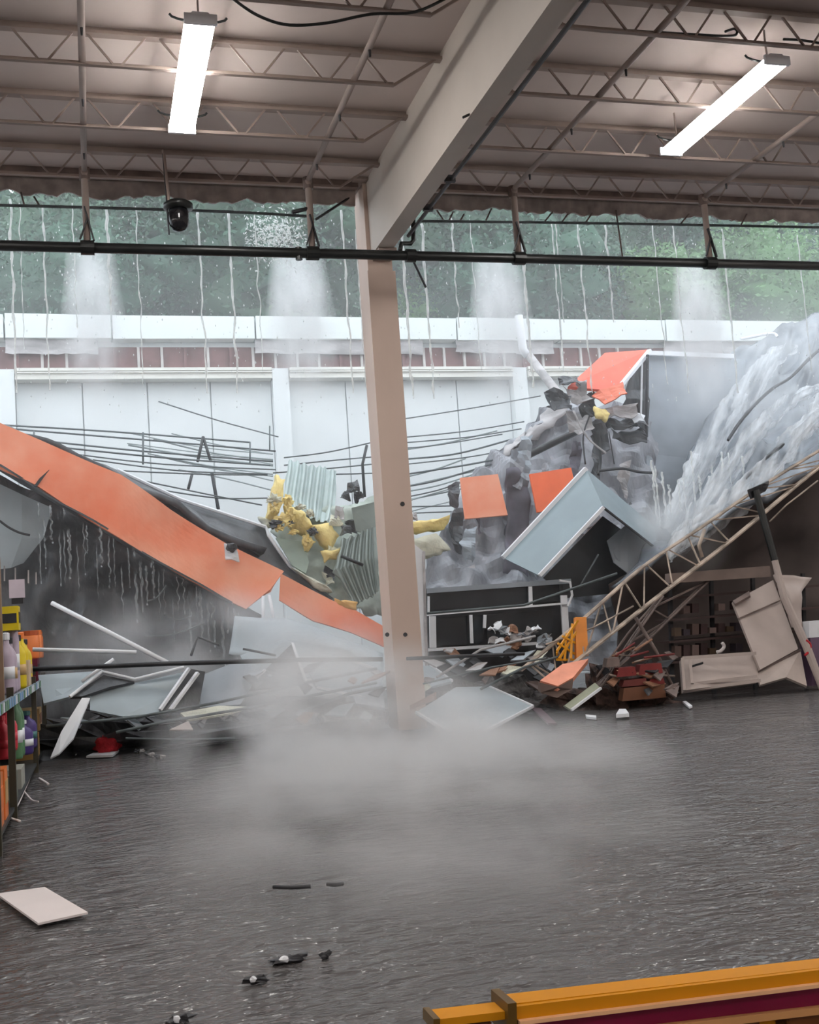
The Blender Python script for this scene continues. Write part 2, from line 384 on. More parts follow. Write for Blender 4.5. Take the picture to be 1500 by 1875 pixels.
spots = [(1,-1.8,34,12.5),(0,2.0,35,12.5),(1,5.2,34.5,12.5),(2,8.0,33.8,10.5),(0,11.0,35,13),(1,14.6,34.2,12.5),(0,18.2,35,12.5),(2,21.8,34.5,12.5)]
for i, (k, x, y, h) in enumerate(spots): tree(k, x, y, h, tl[i])
for i in range(11):
    tree(i % 3 if i % 3 < 2 else 0, -6+i*3.3+random.uniform(-.6,.6), 41+random.uniform(-1,1.5), 12+random.uniform(0,2), 'dim tree in the second row up the bank')

# ================================================================== OVERHEAD: strip lights, pipes, camera, cables
m_diff = mat('lit diffuser', (1.0,.97,.93), .5, var=0, emit=LAMP)
def strip_light(x, y, label, group, full):
    t = thing('strip_light', label, 'ceiling light', (x,y,7.86), group)
    obj('diffuser', MB().slab([V(x-.16,y-1.27,7.93),V(x-.13,y-1.27,7.86),V(x+.13,y-1.27,7.86),V(x+.16,y-1.27,7.93)], 2.54, V(0,1,0)), m_diff, t)
    obj('housing', MB().slab([V(x-.148,y-1.29,7.93),V(x+.148,y-1.29,7.93),V(x+.08,y-1.29,8.0),V(x-.08,y-1.29,8.0)], 2.58, V(0,1,0)), m_white, t)
    if full:
        for e in (-1,1):
            obj('end_cap', MB().bb((x-.17,y+e*1.27,7.86),(x+.17,y+e*1.31,7.97)), m_white, t)
            h = obj('hanger_rod', MB().tube([V(x,y+e*1.1,8.0),V(x,y+e*1.1,DECK)], .012, 6), m_steel, t)
            obj('hook', MB().tube([V(x+.3*math.cos(a),y+e*1.1,8.06-.07*math.sin(a)) for a in [math.pi*i/8 for i in range(9)]], .014, 6), m_black, h)
strip_light(1.32,12.4,'lit strip light over the dome camera side of the girder','strip lights on the ceiling',True)
strip_light(8.12,12.27,'lit strip light overhead past the girder','strip lights on the ceiling',True)
for x in (-12.3,-5.5,1.32,8.12,14.9,21.7):
    for y in (12.4,5.6,-1.2,-8.0):
        if y == 12.4 and x in (1.32,8.12): continue
        strip_light(x, y, 'lit strip light over the aisles around the viewer', 'strip lights around the viewer', False)

# black sprinkler main and its branch lines
mp_ = thing('sprinkler_main_pipe', 'thick black sprinkler pipe crossing in front of the column', 'pipe', (5,15.26,6.83))
obj('pipe_run', MB().tube([V(-5,15.26,6.9),V(4.1,15.26,6.9),V(14,15.26,6.9)], .072, 14), m_black, mp_, smooth=True)
hx = [P(px,py,15.26).x for px, py in ((160,450),(572,458),(950,470),(1300,478))]
for x in hx: obj('coupling', MB().tube([V(x-.09,15.26,6.9),V(x+.09,15.26,6.9)], .1, 14), m_black, mp_)
obj('coupling', MB().tube([V(4.62,15.26,6.9),V(4.76,15.26,6.9)], .098, 14), m_black, mp_)
obj('outlet_stub', MB().tube([V(hx[1]-.2,15.26,6.98),V(hx[1]-.2,15.26,6.8)], .05, 10), m_black, mp_)
nm = ['beside the dome camera farther from the column','between the dome camera and the column','just past the column','over the orange roof fragment']
for i, x in enumerate(hx):
    t = thing('branch_pipe', f'pale branch pipe dropping to the black main {nm[i]}', 'pipe', (x,15.26,6.95), 'branch pipes along the roof')
    obj('pipe_run', MB().tube([V(x,15.2,7.98),V(x,-2,7.98)], .04, 10), m_steel, t, smooth=True)
    obj('drop', MB().tube([V(x,15.26,6.98),V(x,15.26,7.9),V(x,15.22,7.98)], .05, 10), m_steel, t, smooth=True)
    obj('elbow', MB().tube([V(x,15.28,7.86),V(x,15.28,8.03)], .075, 10), m_joistdark, t)
    obj('brace', MB().beam(V(x+.09,15.2,6.98),V(x-.02,15.2,7.45),.05,.02), m_dark, t)
    obj('brace', MB().beam(V(x-.09,15.2,7.0),V(x+.02,15.2,7.3),.04,.02), m_dark, t)
    for y in (14.6,13.1,11.5): obj('sprinkler_head', MB().tube([V(x-.0,y,7.94),V(x,y,7.86)], [.018,.012], 6), m_dark, t)
t = thing('girder_pipe', 'dark pipe running along the lower edge of the girder', 'pipe', (4.68,14,7.1))
obj('pipe_run', MB().tube([V(4.69,-2,7.22),V(4.69,15.3,7.22)], .03, 8), m_dark, t, smooth=True)
obj('bend', MB().tube([P(757,402,15.4),P(757,440,15.4),P(752,446,15.4),P(735,446,15.4),P(733,458,15.3)], .035, 8), m_black, t, smooth=True)
for y in (13.2,14.2): obj('clamp', MB().bb((4.60,y,7.18),(4.74,y+.05,7.27)), m_dark, t)
obj('loose_rod', MB().tube([P(757,478,15.3),P(780,526,15.5)], .018, 6), m_dark, t)
def rods(name, label, pts, r, m, cat, group=None, sm=True):
    return obj(name, MB().tube(pts, r, 7), m, smooth=sm, label=label, cat=cat, group=group)
def crv(ps, k=5):   # Catmull-Rom through points
    ps = [Vector(p) for p in ps]; out = []
    for i in range(len(ps)-1):
        a, b, c_, d = ps[max(i-1,0)], ps[i], ps[i+1], ps[min(i+2,len(ps)-1)]
        for j in range(k):
            t = j/k; out.append(.5*((2*b)+(c_-a)*t+(2*a-5*b+4*c_-d)*t*t+(3*b-a-3*c_+d)*t**3))
    return out+[ps[-1]]
def pxc(pts, k=5): return crv([P(*p) for p in pts], k)
rods('hanging_rod', 'thin torn pipe strung below the roof edge on the dome camera side', pxc([(-30,375,16.3),(200,381,16.3),(420,388,16.3),(562,396,16.3)]), .022, m_cable, 'pipe')
rods('hanging_rod', 'thin torn pipe strung below the roof edge past the column', pxc([(765,405,16.3),(1100,409,16.3),(1530,417,16.3)]), .022, m_cable, 'pipe')
rods('loose_bar', 'short bent dark bar dangling beside the column head', [P(535,389,15.26),P(572,380,15.26)], .03, m_dark, 'bar')
rods('loose_bar', 'thin slanting bar hanging from the roof edge to the column', [P(578,402,16.3),P(640,362,16.4)], .02, m_dark, 'bar')
webs = [(35,350,42,385),(70,362,88,386),(640,368,668,360)]
for i, (a,b,c_,d) in enumerate([(62,360,72,376),(38,352,44,374),(800,385,812,403),(830,388,822,404),(850,392,842,405),(900,382,890,403),(1012,388,998,405),(1040,392,1028,408),(1085,390,1072,408),(1128,385,1140,470),(1262,392,1245,412),(1368,392,1356,414)]):
    rods('broken_web_bar', 'broken joist web bar dangling from the torn roof edge', [P(a,b,16.35),P(c_,d,16.35)], .014, m_joistdark, 'bar', 'broken bars on the roof edge')
rods('roof_cable', 'black cable sagging across the ceiling near the lit strip light', pxc([(400,-25,10.5),(440,8,10.5),(480,32,10.5),(530,46,10.5),(600,42,10.5),(680,26,10.5),(760,22,10.5),(830,-10,10.5)]), .016, m_black, 'cable')
rods('roof_cable', 'black cable crossing from the girder to the far light', pxc([(975,12,11),(1010,32,11),(1050,50,11),(1150,56,11),(1250,62,11),(1335,66,11),(1350,60,11),(1345,53,11),(1328,58,11)]), .016, m_black, 'cable')
rods('roof_cable', 'short black cable end at the ceiling edge beyond the light', pxc([(1435,72,11),(1470,74,11),(1530,84,11)]), .016, m_black, 'cable')
rods('loose_bar', 'short dark bar sticking out of the girder face', [P(848,215,11.4),P(905,188,11.6)], .015, m_dark, 'bar')
rods('loose_bar', 'thin dark upright bar beside the girder pipe', [P(933,78,11),P(938,135,11.2)], .015, m_dark, 'bar')

# dome camera
q = P(326,372,15.0); t = thing('dome_camera', 'black dome security camera hanging from the roof edge', 'security camera', q+V(0,0,-.3))
obj('mount_ring', MB().lathe(q+V(0,0,-.1), [(.1,0),(.2,.02),(.2,.08),(.14,.12)], 20), m_black, t, smooth=True)
obj('dome', MB().lathe(q+V(0,0,-.4), [(.02,0),(.08,.02),(.125,.07),(.14,.14),(.14,.26),(.12,.31)], 20), mat('camera dome', (.01,.01,.012), .15), t, smooth=True)
obj('pole', MB().tube([q+V(-.12,0,-.02),q+V(-.16,.0,.75)], .022, 8), m_steel, t)
obj('cable', MB().tube([q+V(-.17,0,.7),q+V(-.14,0,-.45)], .012, 6), m_dark, t)

# ================================================================== falling water
def water_mat(name, alpha, col=(.9,.94,.95), stretch=(1,1,1), scale=6):
    m = bpy.data.materials.new(name); m.use_nodes = True; N, L = m.node_tree.nodes, m.node_tree.links; b = N['Principled BSDF']
    N.remove(b); df = N.new('ShaderNodeBsdfDiffuse'); tl_ = N.new('ShaderNodeBsdfTranslucent'); tp = N.new('ShaderNodeBsdfTransparent'); m1 = N.new('ShaderNodeMixShader'); m2 = N.new('ShaderNodeMixShader')
    df.inputs[0].default_value = (*col,1); tl_.inputs[0].default_value = (*col,1); m1.inputs[0].default_value = .5
    L.new(df.outputs[0], m1.inputs[1]); L.new(tl_.outputs[0], m1.inputs[2]); L.new(tp.outputs[0], m2.inputs[1]); L.new(m1.outputs[0], m2.inputs[2]); L.new(m2.outputs[0], N['Material Output'].inputs[0])
    tc = N.new('ShaderNodeTexCoord'); mp = N.new('ShaderNodeMapping'); mp.inputs['Scale'].default_value = stretch
    nz = N.new('ShaderNodeTexNoise'); nz.inputs['Scale'].default_value = scale; nz.inputs['Detail'].default_value = 4
    rp = N.new('ShaderNodeMapRange'); rp.inputs[1].default_value = .38; rp.inputs[2].default_value = .66; rp.inputs[3].default_value = alpha[0]; rp.inputs[4].default_value = alpha[1]
    L.new(tc.outputs['Object'], mp.inputs[0]); L.new(mp.outputs[0], nz.inputs['Vector']); L.new(nz.outputs['Fac'], rp.inputs[0]); L.new(rp.outputs[0], m2.inputs[0])
    return m
m_stream = water_mat('falling water', (.35,1.0), col=(.97,.99,.98), stretch=(3,3,.8), scale=3)
def stream(px, y0, y1, w, k, label, Y=16.7, group='thin streams falling from the torn roof edge'):
    a = P(px,y0,Y); b = P(px,y1,Y); b.x = a.x; b.y = a.y; n = 34; pts = []; rs = []
    for i in range(n+1):
        p = lp(a, b, i/n); pts.append(p+V(.035*noise.noise(V(i*.23,k,0)), .03*noise.noise(V(i*.3,k,5)), 0))
        rs.append(max(.004, w*(.8+.9*noise.noise(V(i*.55,k*3,2)))*(1-.25*i/n)))
    return obj('water_stream', MB().tube(pts, rs, 7), m_stream, smooth=True, label=label, cat='water stream', group=group)
sl = [(18,365,600,.024),(35,372,520,.010),(78,375,595,.018),(132,372,480,.012),(195,380,450,.03),(248,378,585,.012),(362,385,600,.02),(418,388,600,.024),(466,395,560,.012),(625,385,600,.022),(651,420,590,.012),(735,420,610,.03),(772,410,610,.026),(826,400,480,.018),(860,402,560,.01),(1010,410,560,.016),(1017,405,470,.014),(1058,410,600,.02),(1108,412,470,.022),(1195,412,585,.012),(1232,412,600,.016),(1322,420,600,.022),(955,440,590,.03),(1460,430,560,.014)]
for i, s_ in enumerate(sl):
    stream(s_[0], s_[1], s_[2]+120, s_[3], i, 'thin white stream of water falling from the torn roof edge')
# loose drops between the streams
rnd = random.Random(5); mb = MB()
for i in range(900):
    px = rnd.uniform(0,1500); py = rnd.uniform(395,760); c_ = P(px,py,rnd.uniform(16.7,18.5)); r_ = rnd.uniform(.004,.012)
    mb.add([c_+V(0,0,r_*2.5),c_+V(r_,0,0),c_+V(0,r_,0),c_+V(-r_,0,0),c_+V(0,-r_,0),c_+V(0,0,-r_*2)], [[0,1,2],[0,2,3],[0,3,4],[0,4,1],[5,2,1],[5,3,2],[5,4,3],[5,1,4]])
obj('spray_drops', mb, m_stream, label='fine loose drops of water spraying below the roof edge', cat='spray', kind='stuff')
# splashing veil of water beside the dropped bar
mb = MB()
for i in range(900):
    px = rnd.gauss(505,30); py = rnd.gauss(432,22)
    if not 448 < px < 560: continue
    c_ = P(px,py,16.9+rnd.uniform(-.2,.2)); u = V(rnd.gauss(0,1),rnd.gauss(0,.5),rnd.gauss(0,1)).normalized()*rnd.uniform(.01,.045); w_ = V(-u.z,rnd.uniform(-.02,.02),u.x)*.3
    mb.add([c_-u,c_+w_,c_+u,c_-w_,c_+V(0,.02,0)], [[0,1,4],[1,2,4],[2,3,4],[3,0,4],[0,3,2,1]])
obj('water_splash', mb, m_stream, label='white burst of splashing water just above the black pipe', cat='splash', kind='stuff')

# ------------------------------------------------------------------ volumes: plumes, mist, spray haze
def vol_mat(name, dens, scale, stretch=(1,1,1), lo=.4, hi=.7, col=(.99,.995,1.0), fall=None, off=(0,0,0), aniso=.2):
    m = bpy.data.materials.new(name); m.use_nodes = True; N, L = m.node_tree.nodes, m.node_tree.links
    N.remove(N['Principled BSDF']); v = N.new('ShaderNodeVolumePrincipled'); v.inputs['Color'].default_value = (*col,1); v.inputs['Anisotropy'].default_value = aniso
    out = N['Material Output']; L.new(v.outputs[0], out.inputs['Volume'])
    if not scale: v.inputs['Density'].default_value = dens; return m
    tc = N.new('ShaderNodeTexCoord'); mp = N.new('ShaderNodeMapping'); mp.inputs['Scale'].default_value = stretch; mp.inputs['Location'].default_value = off
    nz = N.new('ShaderNodeTexNoise'); nz.inputs['Scale'].default_value = scale; nz.inputs['Detail'].default_value = 3
    L.new(tc.outputs['Object'], mp.inputs[0]); L.new(mp.outputs[0], nz.inputs['Vector'])
    rp = N.new('ShaderNodeMapRange'); rp.inputs[1].default_value = lo; rp.inputs[2].default_value = hi; rp.inputs[3].default_value = 0; rp.inputs[4].default_value = dens
    L.new(nz.outputs['Fac'], rp.inputs[0]); d = rp.outputs[0]
    # soft falloff to the shell: generated coordinates 0..1 -> ellipsoid
    if fall:
        sub = N.new('ShaderNodeVectorMath'); sub.operation = 'SUBTRACT'; sub.inputs[1].default_value = (fall[0],fall[1],fall[2]); L.new(tc.outputs['Generated'], sub.inputs[0])
        mul = N.new('ShaderNodeVectorMath'); mul.operation = 'MULTIPLY'; mul.inputs[1].default_value = (fall[3],fall[4],fall[5]); L.new(sub.outputs[0], mul.inputs[0])
        ln = N.new('ShaderNodeVectorMath'); ln.operation = 'LENGTH'; L.new(mul.outputs[0], ln.inputs[0])
        mr = N.new('ShaderNodeMapRange'); mr.interpolation_type = 'SMOOTHSTEP'; mr.inputs[1].default_value = 1.0; mr.inputs[2].default_value = .25; mr.inputs[3].default_value = 0; mr.inputs[4].default_value = 1
        L.new(ln.outputs['Value'], mr.inputs[0])
        mm = N.new('ShaderNodeMath'); mm.operation = 'MULTIPLY'; L.new(d, mm.inputs[0]); L.new(mr.outputs[0], mm.inputs[1]); d = mm.outputs[0]
    L.new(d, v.inputs['Density']); return m
m_plume = vol_mat('plume of spray', 2.6, 3.0, (1.2,1.2,.5), .28, .62, fall=(.5,.5,.62,2.0,2.0,1.55))
pl = [(165,448,770,.40,'beside the dome camera'),(543,458,780,.48,'between the dome camera and the column'),(908,470,780,.46,'past the column'),(1272,480,780,.44,'over the grey standing panel')]
for i, (px,y0,y1,r_,lab) in enumerate(pl):
    a = P(px,y0,18.2); b = P(px-4,y1,18.2); b.x = a.x-.05
    obj('water_plume', MB().lathe((a.x,a.y,b.z), [(r_*1.55,0),(r_*1.5,(a.z-b.z)*.4),(r_*1.2,(a.z-b.z)*.7),(r_*.95,a.z-b.z)], 16), m_plume, label=f'wide white plume of pouring water {lab}', cat='water plume', group='water plumes below the roof edge', kind='stuff')

# ================================================================== COLLAPSED BAY
def PL(pts): return [P(*p) for p in pts]
def panel(name, label, pts, t, m, cat='panel', trims=(), tm=None, tw=.035, group=None, trim_name='edge_trim'):
    """flat broken board (pixel, pixel, depth outline) with thickness; trims: outline edges that carry a bright metal edge"""
    w = PL(pts)
    if not trims: return obj(name, MB().slab(w, t), m, label=label, cat=cat, group=group)
    c_ = sum(w, Vector())/len(w); th = thing(name, label, cat, V(c_.x, c_.y, min(p.z for p in w)), group)
    obj('board', MB().slab(w, t), m, th)
    for (a, b) in trims: obj(trim_name, MB().beam(w[a]+V(0,-.01,0), w[b]+V(0,-.01,0), tw, tw), tm or m_white, th)
    return th
def crumple(name, label, rows, t, m, cat='sheet', sub=8, amp=.08, fs=1.2, seed=0, group=None, smooth=True, **k):
    return obj(name, MB().sheet([PL(r) for r in rows], t, sub, amp, fs, seed=seed, **k), m, label=label, cat=cat, group=group, smooth=smooth)

# --- long orange fascia band fallen on a slope
t = thing('orange_fascia', 'long orange fascia band fallen on a slope down to the column', 'fascia', P(300,1000,19))
top = [(-70,752,19.6),(0,774,19.5),(60,800,19.45),(121,826,19.4),(222,871,19.3),(312,933,19.2),(416,996,19.1),(520,1046,19.0)]
bot = [(-70,822,19.4),(0,857,19.3),(64,888,19.25),(146,940,19.2),(236,997,19.1),(347,1062,19.0),(450,1116,18.9),(494,1080,18.9)]
def mid(a, b, t): return tuple(x*(1-t)+y*t for x, y in zip(a, b))
rows = [top, [mid(a,b,.5) for a, b in zip(top, bot)], bot]
obj('band', MB().sheet([PL(r) for r in rows], .06, (6,5), .07, .9, seed=2), m_orange, t)
top2 = [(514,1050,18.95),(608,1099,18.8),(653,1118,18.7),(720,1158,18.6)]; bot2 = [(511,1098,18.9),(574,1136,18.75),(642,1158,18.65),(720,1192,18.55)]
obj('band_end', MB().sheet([PL(top2), PL(bot2)], .06, (6,4), .04, 1.2, seed=5), m_orange, t)
obj('lower_flange', MB().sheet([PL([(-70,822,19.38),(0,857,19.28),(146,941,19.18),(236,998,19.08),(347,1063,18.98),(425,1104,18.9)]), PL([(-70,826,19.9),(0,862,19.9),(146,946,19.8),(236,1003,19.7),(347,1068,19.6),(425,1108,19.5)])], .03, (4,2), .03, 1), m_darkgrey, t)
obj('tear', MB().slab(PL([(62,890,19.2),(72,876,19.22),(90,860,19.22),(80,873,19.22),(68,890,19.2)]), .03), m_dark, t)
b_ = thing('torn_fixture', 'small torn metal fixture stuck on the orange band', 'fixture', P(425,1015,18.9))
obj('bracket', MB().sheet([PL([(412,995,18.95),(432,1000,18.9)]),PL([(414,1022,18.88),(440,1026,18.85)])], .05, 5, .08, 5, rag=.03, seed=3), m_white, b_)
obj('socket', MB().lump(P(424,1002,18.85), (.17,.12,.16), 4, .35), m_dark, b_)
# dark sheet and roof remains behind the band
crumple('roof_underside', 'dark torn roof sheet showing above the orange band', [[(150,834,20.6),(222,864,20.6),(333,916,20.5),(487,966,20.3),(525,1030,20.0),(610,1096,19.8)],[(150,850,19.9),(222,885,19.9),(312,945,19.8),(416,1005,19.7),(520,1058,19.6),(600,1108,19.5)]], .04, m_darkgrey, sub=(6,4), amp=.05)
rods('roof_edge_trim', 'bright white metal edge along the dark torn roof sheet', PL([(215,860,20.45),(333,915,20.4),(487,965,20.2),(492,980,20.1),(532,1038,19.9),(566,1066,19.8),(604,1084,19.7)]), .035, m_white, 'trim', sm=False)
# unseen sloping slab added behind the band to shade the space under it
crumple('added_shade_slab', 'unseen dark slab added behind the orange band to shade below', [[(-160,690,24.5),(60,830,24.5),(250,925,24.3),(430,1010,24)],[(-160,735,19.7),(60,808,19.7),(222,880,19.6),(480,1020,19.4)]], .12, m_darkgrey, sub=8, amp=.1)
crumple('cavity_shade_sheet', 'dark sheet painted as the shade beneath the orange band', [[(-60,845,20.6),(60,895,20.6),(150,945,20.5),(300,1040,20.3),(480,1125,20.0)],[(-60,1060,20.6),(70,1060,20.6),(150,1080,20.5),(300,1130,20.3),(500,1180,20.0)],[(-60,1330,20.4),(60,1330,20.4),(150,1330,20.3),(300,1330,20.1),(520,1320,19.8)]], .04, m_darkgrey, sub=(14,12), amp=.35, fs=1.9, seed=9)  # dark sheet added to paint in the gloom of the cavity below the band
crumple('grey_side_sheet', 'smooth blue grey sheet under the high end of the orange band', [[(-40,868,19.9),(40,905,19.9),(95,930,20)],[(-40,960,19.9),(40,985,19.9),(80,985,20)],[(-40,1045,19.8),(20,1040,19.9),(42,1030,20)]], .03, m_gsheet2, sub=5, amp=.05, smooth=False)
rods('loose_cable', 'dark cable curling over the blue grey sheet', pxc([(-5,950,19.6),(15,965,19.6),(35,975,19.6),(55,980,19.6)]), .02, m_dark, 'cable')
for i, (a, b) in enumerate([((270,1100),(305,1072)),((300,1125),(350,1128)),((265,1165),(375,1140))]):
    rods('sagging_strap', ['pale strap sagging in the dark under the band, uppermost', 'pale strap sagging in the dark under the band, middle', 'pale strap sagging in the dark under the band, lowest'][i], pxc([(*a,19.4),((a[0]+b[0])/2,(a[1]+b[1])/2+8,19.4),(*b,19.4)]), .016, m_cable, 'strap')
m_drip = water_mat('thin drips', (.0,.5), stretch=(3,3,.5), scale=3)
rd = random.Random(61)
for i in range(34):
    px = 70+i*11.5+rd.uniform(-4,4); y0 = 900+(px-70)*.53+rd.uniform(0,40)
    o_ = stream(px, y0, y0+rd.uniform(50,170), rd.uniform(.008,.03), 50+i, 'water dripping in a pale streak beneath the orange band', 19.1, 'drips beneath the orange band'); o_.data.materials[0] = m_drip
m_foamw2 = m_foamw
# --- wires, rods and sagging roof remains strung in front of the white wall
wires_l = [[(-20,777,23),(200,790,23),(458,810,23)],[(-20,782,23),(260,805,23),(505,826,22.6)],[(60,805,22.5),(260,826,22.5),(500,845,22.3)],[(100,818,22),(300,838,22),(495,852,22)],[(140,832,22),(300,850,22),(505,860,21.8)],[(170,842,21.5),(330,862,21.5),(490,868,21.5)],[(220,862,21.5),(360,868,21.5),(490,870,21.5)],[(250,878,21),(380,905,21),(480,925,21)],[(290,735,24),(400,770,24),(510,800,24)],[(300,898,21),(400,912,21),(490,912,21)]]
wn = ['topmost', 'second', 'third', 'fourth', 'fifth', 'sixth', 'seventh', 'eighth', 'highest faint', 'lowest']
for i, w_ in enumerate(wires_l): rods('sagging_rod', f'grey rod strung before the white wall above the orange band, {wn[i]}', pxc(w_), .018 if i < 4 else .014, m_cable, 'rod', 'rods strung before the white wall')
wires_r = [[(520,838,22),(600,828,22),(690,808,22)],[(520,852,22),(620,842,22),(690,836,22)],[(500,866,21.5),(600,858,21.5),(700,848,21.5)],[(560,870,21.5),(700,866,21.5)],[(720,770,23.5),(860,748,23.5),(990,725,23.5)],[(725,802,23),(850,790,23),(960,772,23)],[(725,812,23),(860,800,23),(955,785,23)],[(720,842,22.5),(830,832,22.5),(935,805,22.5)],[(725,852,22.5),(850,838,22.5),(940,822,22.5)],[(720,872,22),(850,852,22),(940,835,22)],[(735,892,22),(800,880,22),(900,850,22)],[(735,912,21.5),(800,898,21.5),(860,878,21.5)],[(740,928,21.5),(840,926,21.5)],[(745,940,21.5),(850,936,21.5)],[(722,822,22.8),(800,815,22.8),(920,795,22.8)]]
wm = ['upper of four beside the column', 'second of four beside the column', 'third of four beside the column', 'lowest of four beside the column', 'highest past the column', 'second past the column', 'third past the column', 'fourth past the column', 'fifth past the column', 'sixth past the column', 'seventh past the column', 'eighth past the column', 'ninth past the column', 'lowest past the column', 'faint one past the column']
for i, w_ in enumerate(wires_r): rods('sagging_rod', f'dark rod sagging before the white wall, {wm[i]}', pxc(w_), .02 if i in (7,9,10) else .014, m_cable, 'rod', 'rods strung before the white wall')
for i, (a, b, r_) in enumerate([((262,792),(262,850),.02),((458,810),(458,848),.016),((372,800),(362,845),.03),((372,800),(386,845),.03),((352,868),(345,895),.03),((388,865),(400,932),.035),((494,780),(494,826),.014),((62,790),(62,805),.018)]):
    rods('hanging_strut', ['thin upright strut tying the rods above the band','thin upright strut at the end of the top rod','leaning dark strut of the A shaped hanger','second dark strut of the A shaped hanger','short dark leg under the A shaped hanger','long dark leg under the A shaped hanger','thin upright wire beside the pilaster','short upright strut near the high end of the band'][i], [P(*a,22.4),P(*b,22.2)], r_, m_dark if i in (2,3,4,5) else m_cable, 'strut')
rods('hanging_strut', 'bent dark strut hanging just before the column', PL([(672,815,21.5),(664,850,21.5),(668,910,21.5)]), .03, m_dark, 'strut')

# --- torn roof pieces between the band and the column
def corrug(name, label, rows, m, n, seed=0): return crumple(name, label, rows, .015, m, smooth=False, sub=(n*4,4), amp=.05, corr=n, camp=.03, rag=.05, seed=seed)
corrug('roof_deck_sheet', 'pale corrugated roof deck hanging above the yellow insulation', [[(528,846,21.4),(618,862,21.2)],[(518,905,20.8),(612,930,20.6)],[(524,930,20.4),(606,958,20.3)]], m_deck, 7)
corrug('roof_deck_sheet', 'dull corrugated roof deck leaning behind the column', [[(626,992,19.6),(690,962,19.6)],[(612,1045,19.2),(692,1020,19.2)],[(650,1112,18.9),(696,1080,18.9)]], m_deckdark, 6, 3)
crumple('pile_backing', 'pale greenish torn sheet behind the insulation pile', [[(486,950,20.9),(560,935,20.8),(640,925,20.7),(705,900,20.6)],[(530,1030,20.4),(580,1020,20.3),(640,1010,20.2),(705,1000,20.2)],[(600,1096,19.9),(630,1105,19.8),(660,1120,19.7),(705,1130,19.6)]], .03, mat('pale green sheet', sr(176,186,176), .6, var=.25, scale=4), sub=8, amp=.15, fs=2.5, rag=.1, seed=17)
rq = random.Random(44)
for i in range(16):
    ya = rq.uniform(815,935); l_ = i < 9
    a_ = (rq.uniform(230,330) if l_ else 722, ya-(30 if l_ else -10), 24.5); b__ = (500 if l_ else rq.uniform(850,930), ya+(8 if l_ else -28), 24.2)
    rods('pale_rod', 'pale sagging rod in the tangle before the white wall', pxc([a_, ((a_[0]+b__[0])/2, (a_[1]+b__[1])/2+rq.uniform(-3,7), 24.3), b__]), rq.uniform(.012,.022), m_palerod, 'rod', 'pale rods before the white wall')
def foam(label, pts, t_, m=m_foam, seed=0):
    w = PL(pts); c_ = sum(w, Vector())/len(w); mb = MB(); ring = []
    n = len(w); fine = []
    for i in range(n):
        a, b = w[i], w[(i+1)%n]
        for k in range(4):
            p = lp(a, b, k/4); fine.append(p+V(noise.noise(p*9+V(seed,0,0)),0,noise.noise(p*9+V(0,0,seed)))*.05)
    N_ = len(fine); inner = [lp(p, c_, .45)+V(0,-t_*.35+.06*noise.noise(p*5),0) for p in fine]; back = [p+V(0,t_,0) for p in fine]
    mb.add(fine+inner+back+[c_+V(0,-t_*.4,0)], [[i,(i+1)%N_,N_+(i+1)%N_,N_+i] for i in range(N_)]+[[N_+i,N_+(i+1)%N_,3*N_] for i in range(N_)]+[[i,2*N_+i,2*N_+(i+1)%N_,(i+1)%N_] for i in range(N_)]+[[2*N_+i for i in range(N_)][::-1]])
    return obj('insulation_chunk', mb, m, smooth=True, label=label, cat='insulation', group='torn insulation by the column')
foam('tall ragged chunk of yellow insulation standing on edge', [(506,868,20.3),(522,878,20.3),(518,915,20.2),(512,940,20.1),(498,955,20.1),(488,945,20.1),(500,900,20.2)], .25, seed=1)
foam('thick folded chunk of bright yellow insulation in the middle of the pile', [(525,925,20),(545,930,20),(560,940,20),(574,965,20),(556,980,20),(534,966,20)], .3, seed=2)
foam('drooping yellow insulation chunk nearest the column', [(570,962,19.9),(606,958,19.9),(620,980,19.9),(606,1008,19.8),(588,990,19.8)], .3, seed=3)
foam('small yellow insulation scrap hanging low in the pile', [(556,985,19.8),(578,990,19.8),(566,1010,19.8),(558,1012,19.8)], .15, seed=4)
foam('yellow insulation chunk sticking out past the column', [(736,958,18.4),(780,952,18.4),(826,945,18.4),(812,970,18.4),(770,976,18.4),(738,972,18.4)], .25, seed=5)
foam('pale torn insulation board under the yellow scrap past the column', [(752,985,18.3),(800,978,18.3),(826,1004,18.3),(804,1012,18.3),(792,1022,18.3),(760,1020,18.3)], .2, m_foamw, seed=6)
foam('pale crumbling insulation at the foot of the torn deck', [(536,1040,19.6),(560,1055,19.6),(600,1072,19.5),(606,1085,19.5),(575,1076,19.5)], .15, m_foamw, seed=7)
foam('cream insulation lump beside the tall yellow chunk', [(474,945,20.3),(510,948,20.3),(506,966,20.3),(484,966,20.3)], .18, m_foamw, seed=8)
foam('ochre torn board resting on the orange band end', [(612,1095,18.8),(655,1102,18.75),(652,1120,18.7),(612,1106,18.8)], .1, mat('ochre board', sr(222,176,112), .8), seed=9)
foam('pale yellow scrap between deck and band', [(590,1010,19.6),(622,1004,19.6),(618,1025,19.6),(596,1030,19.6)], .1, m_foam, seed=10)
for i in range(18):
    px = 492+rq.uniform(0,135); py = 905+(px-492)*.55+rq.uniform(-12,55)
    obj('insulation_crumb', MB().lump(P(px,py,19.75), (rq.uniform(.08,.24),.14,rq.uniform(.08,.2)), i, .7, 12, 8, 2.2), [m_foam,m_foamw,m_foam,m_darkgrey][i%4], label='crumb of torn insulation in the pile beside the column', cat='insulation', group='insulation crumbs by the column')
panel('green_board', 'grey green board wedged under the insulation pile', [(505,985,20.0),(556,992,19.9),(566,1030,19.7),(560,1050,19.6),(535,1035,19.7)], .03, mat('grey green board', sr(146,160,148), .7), cat='board')
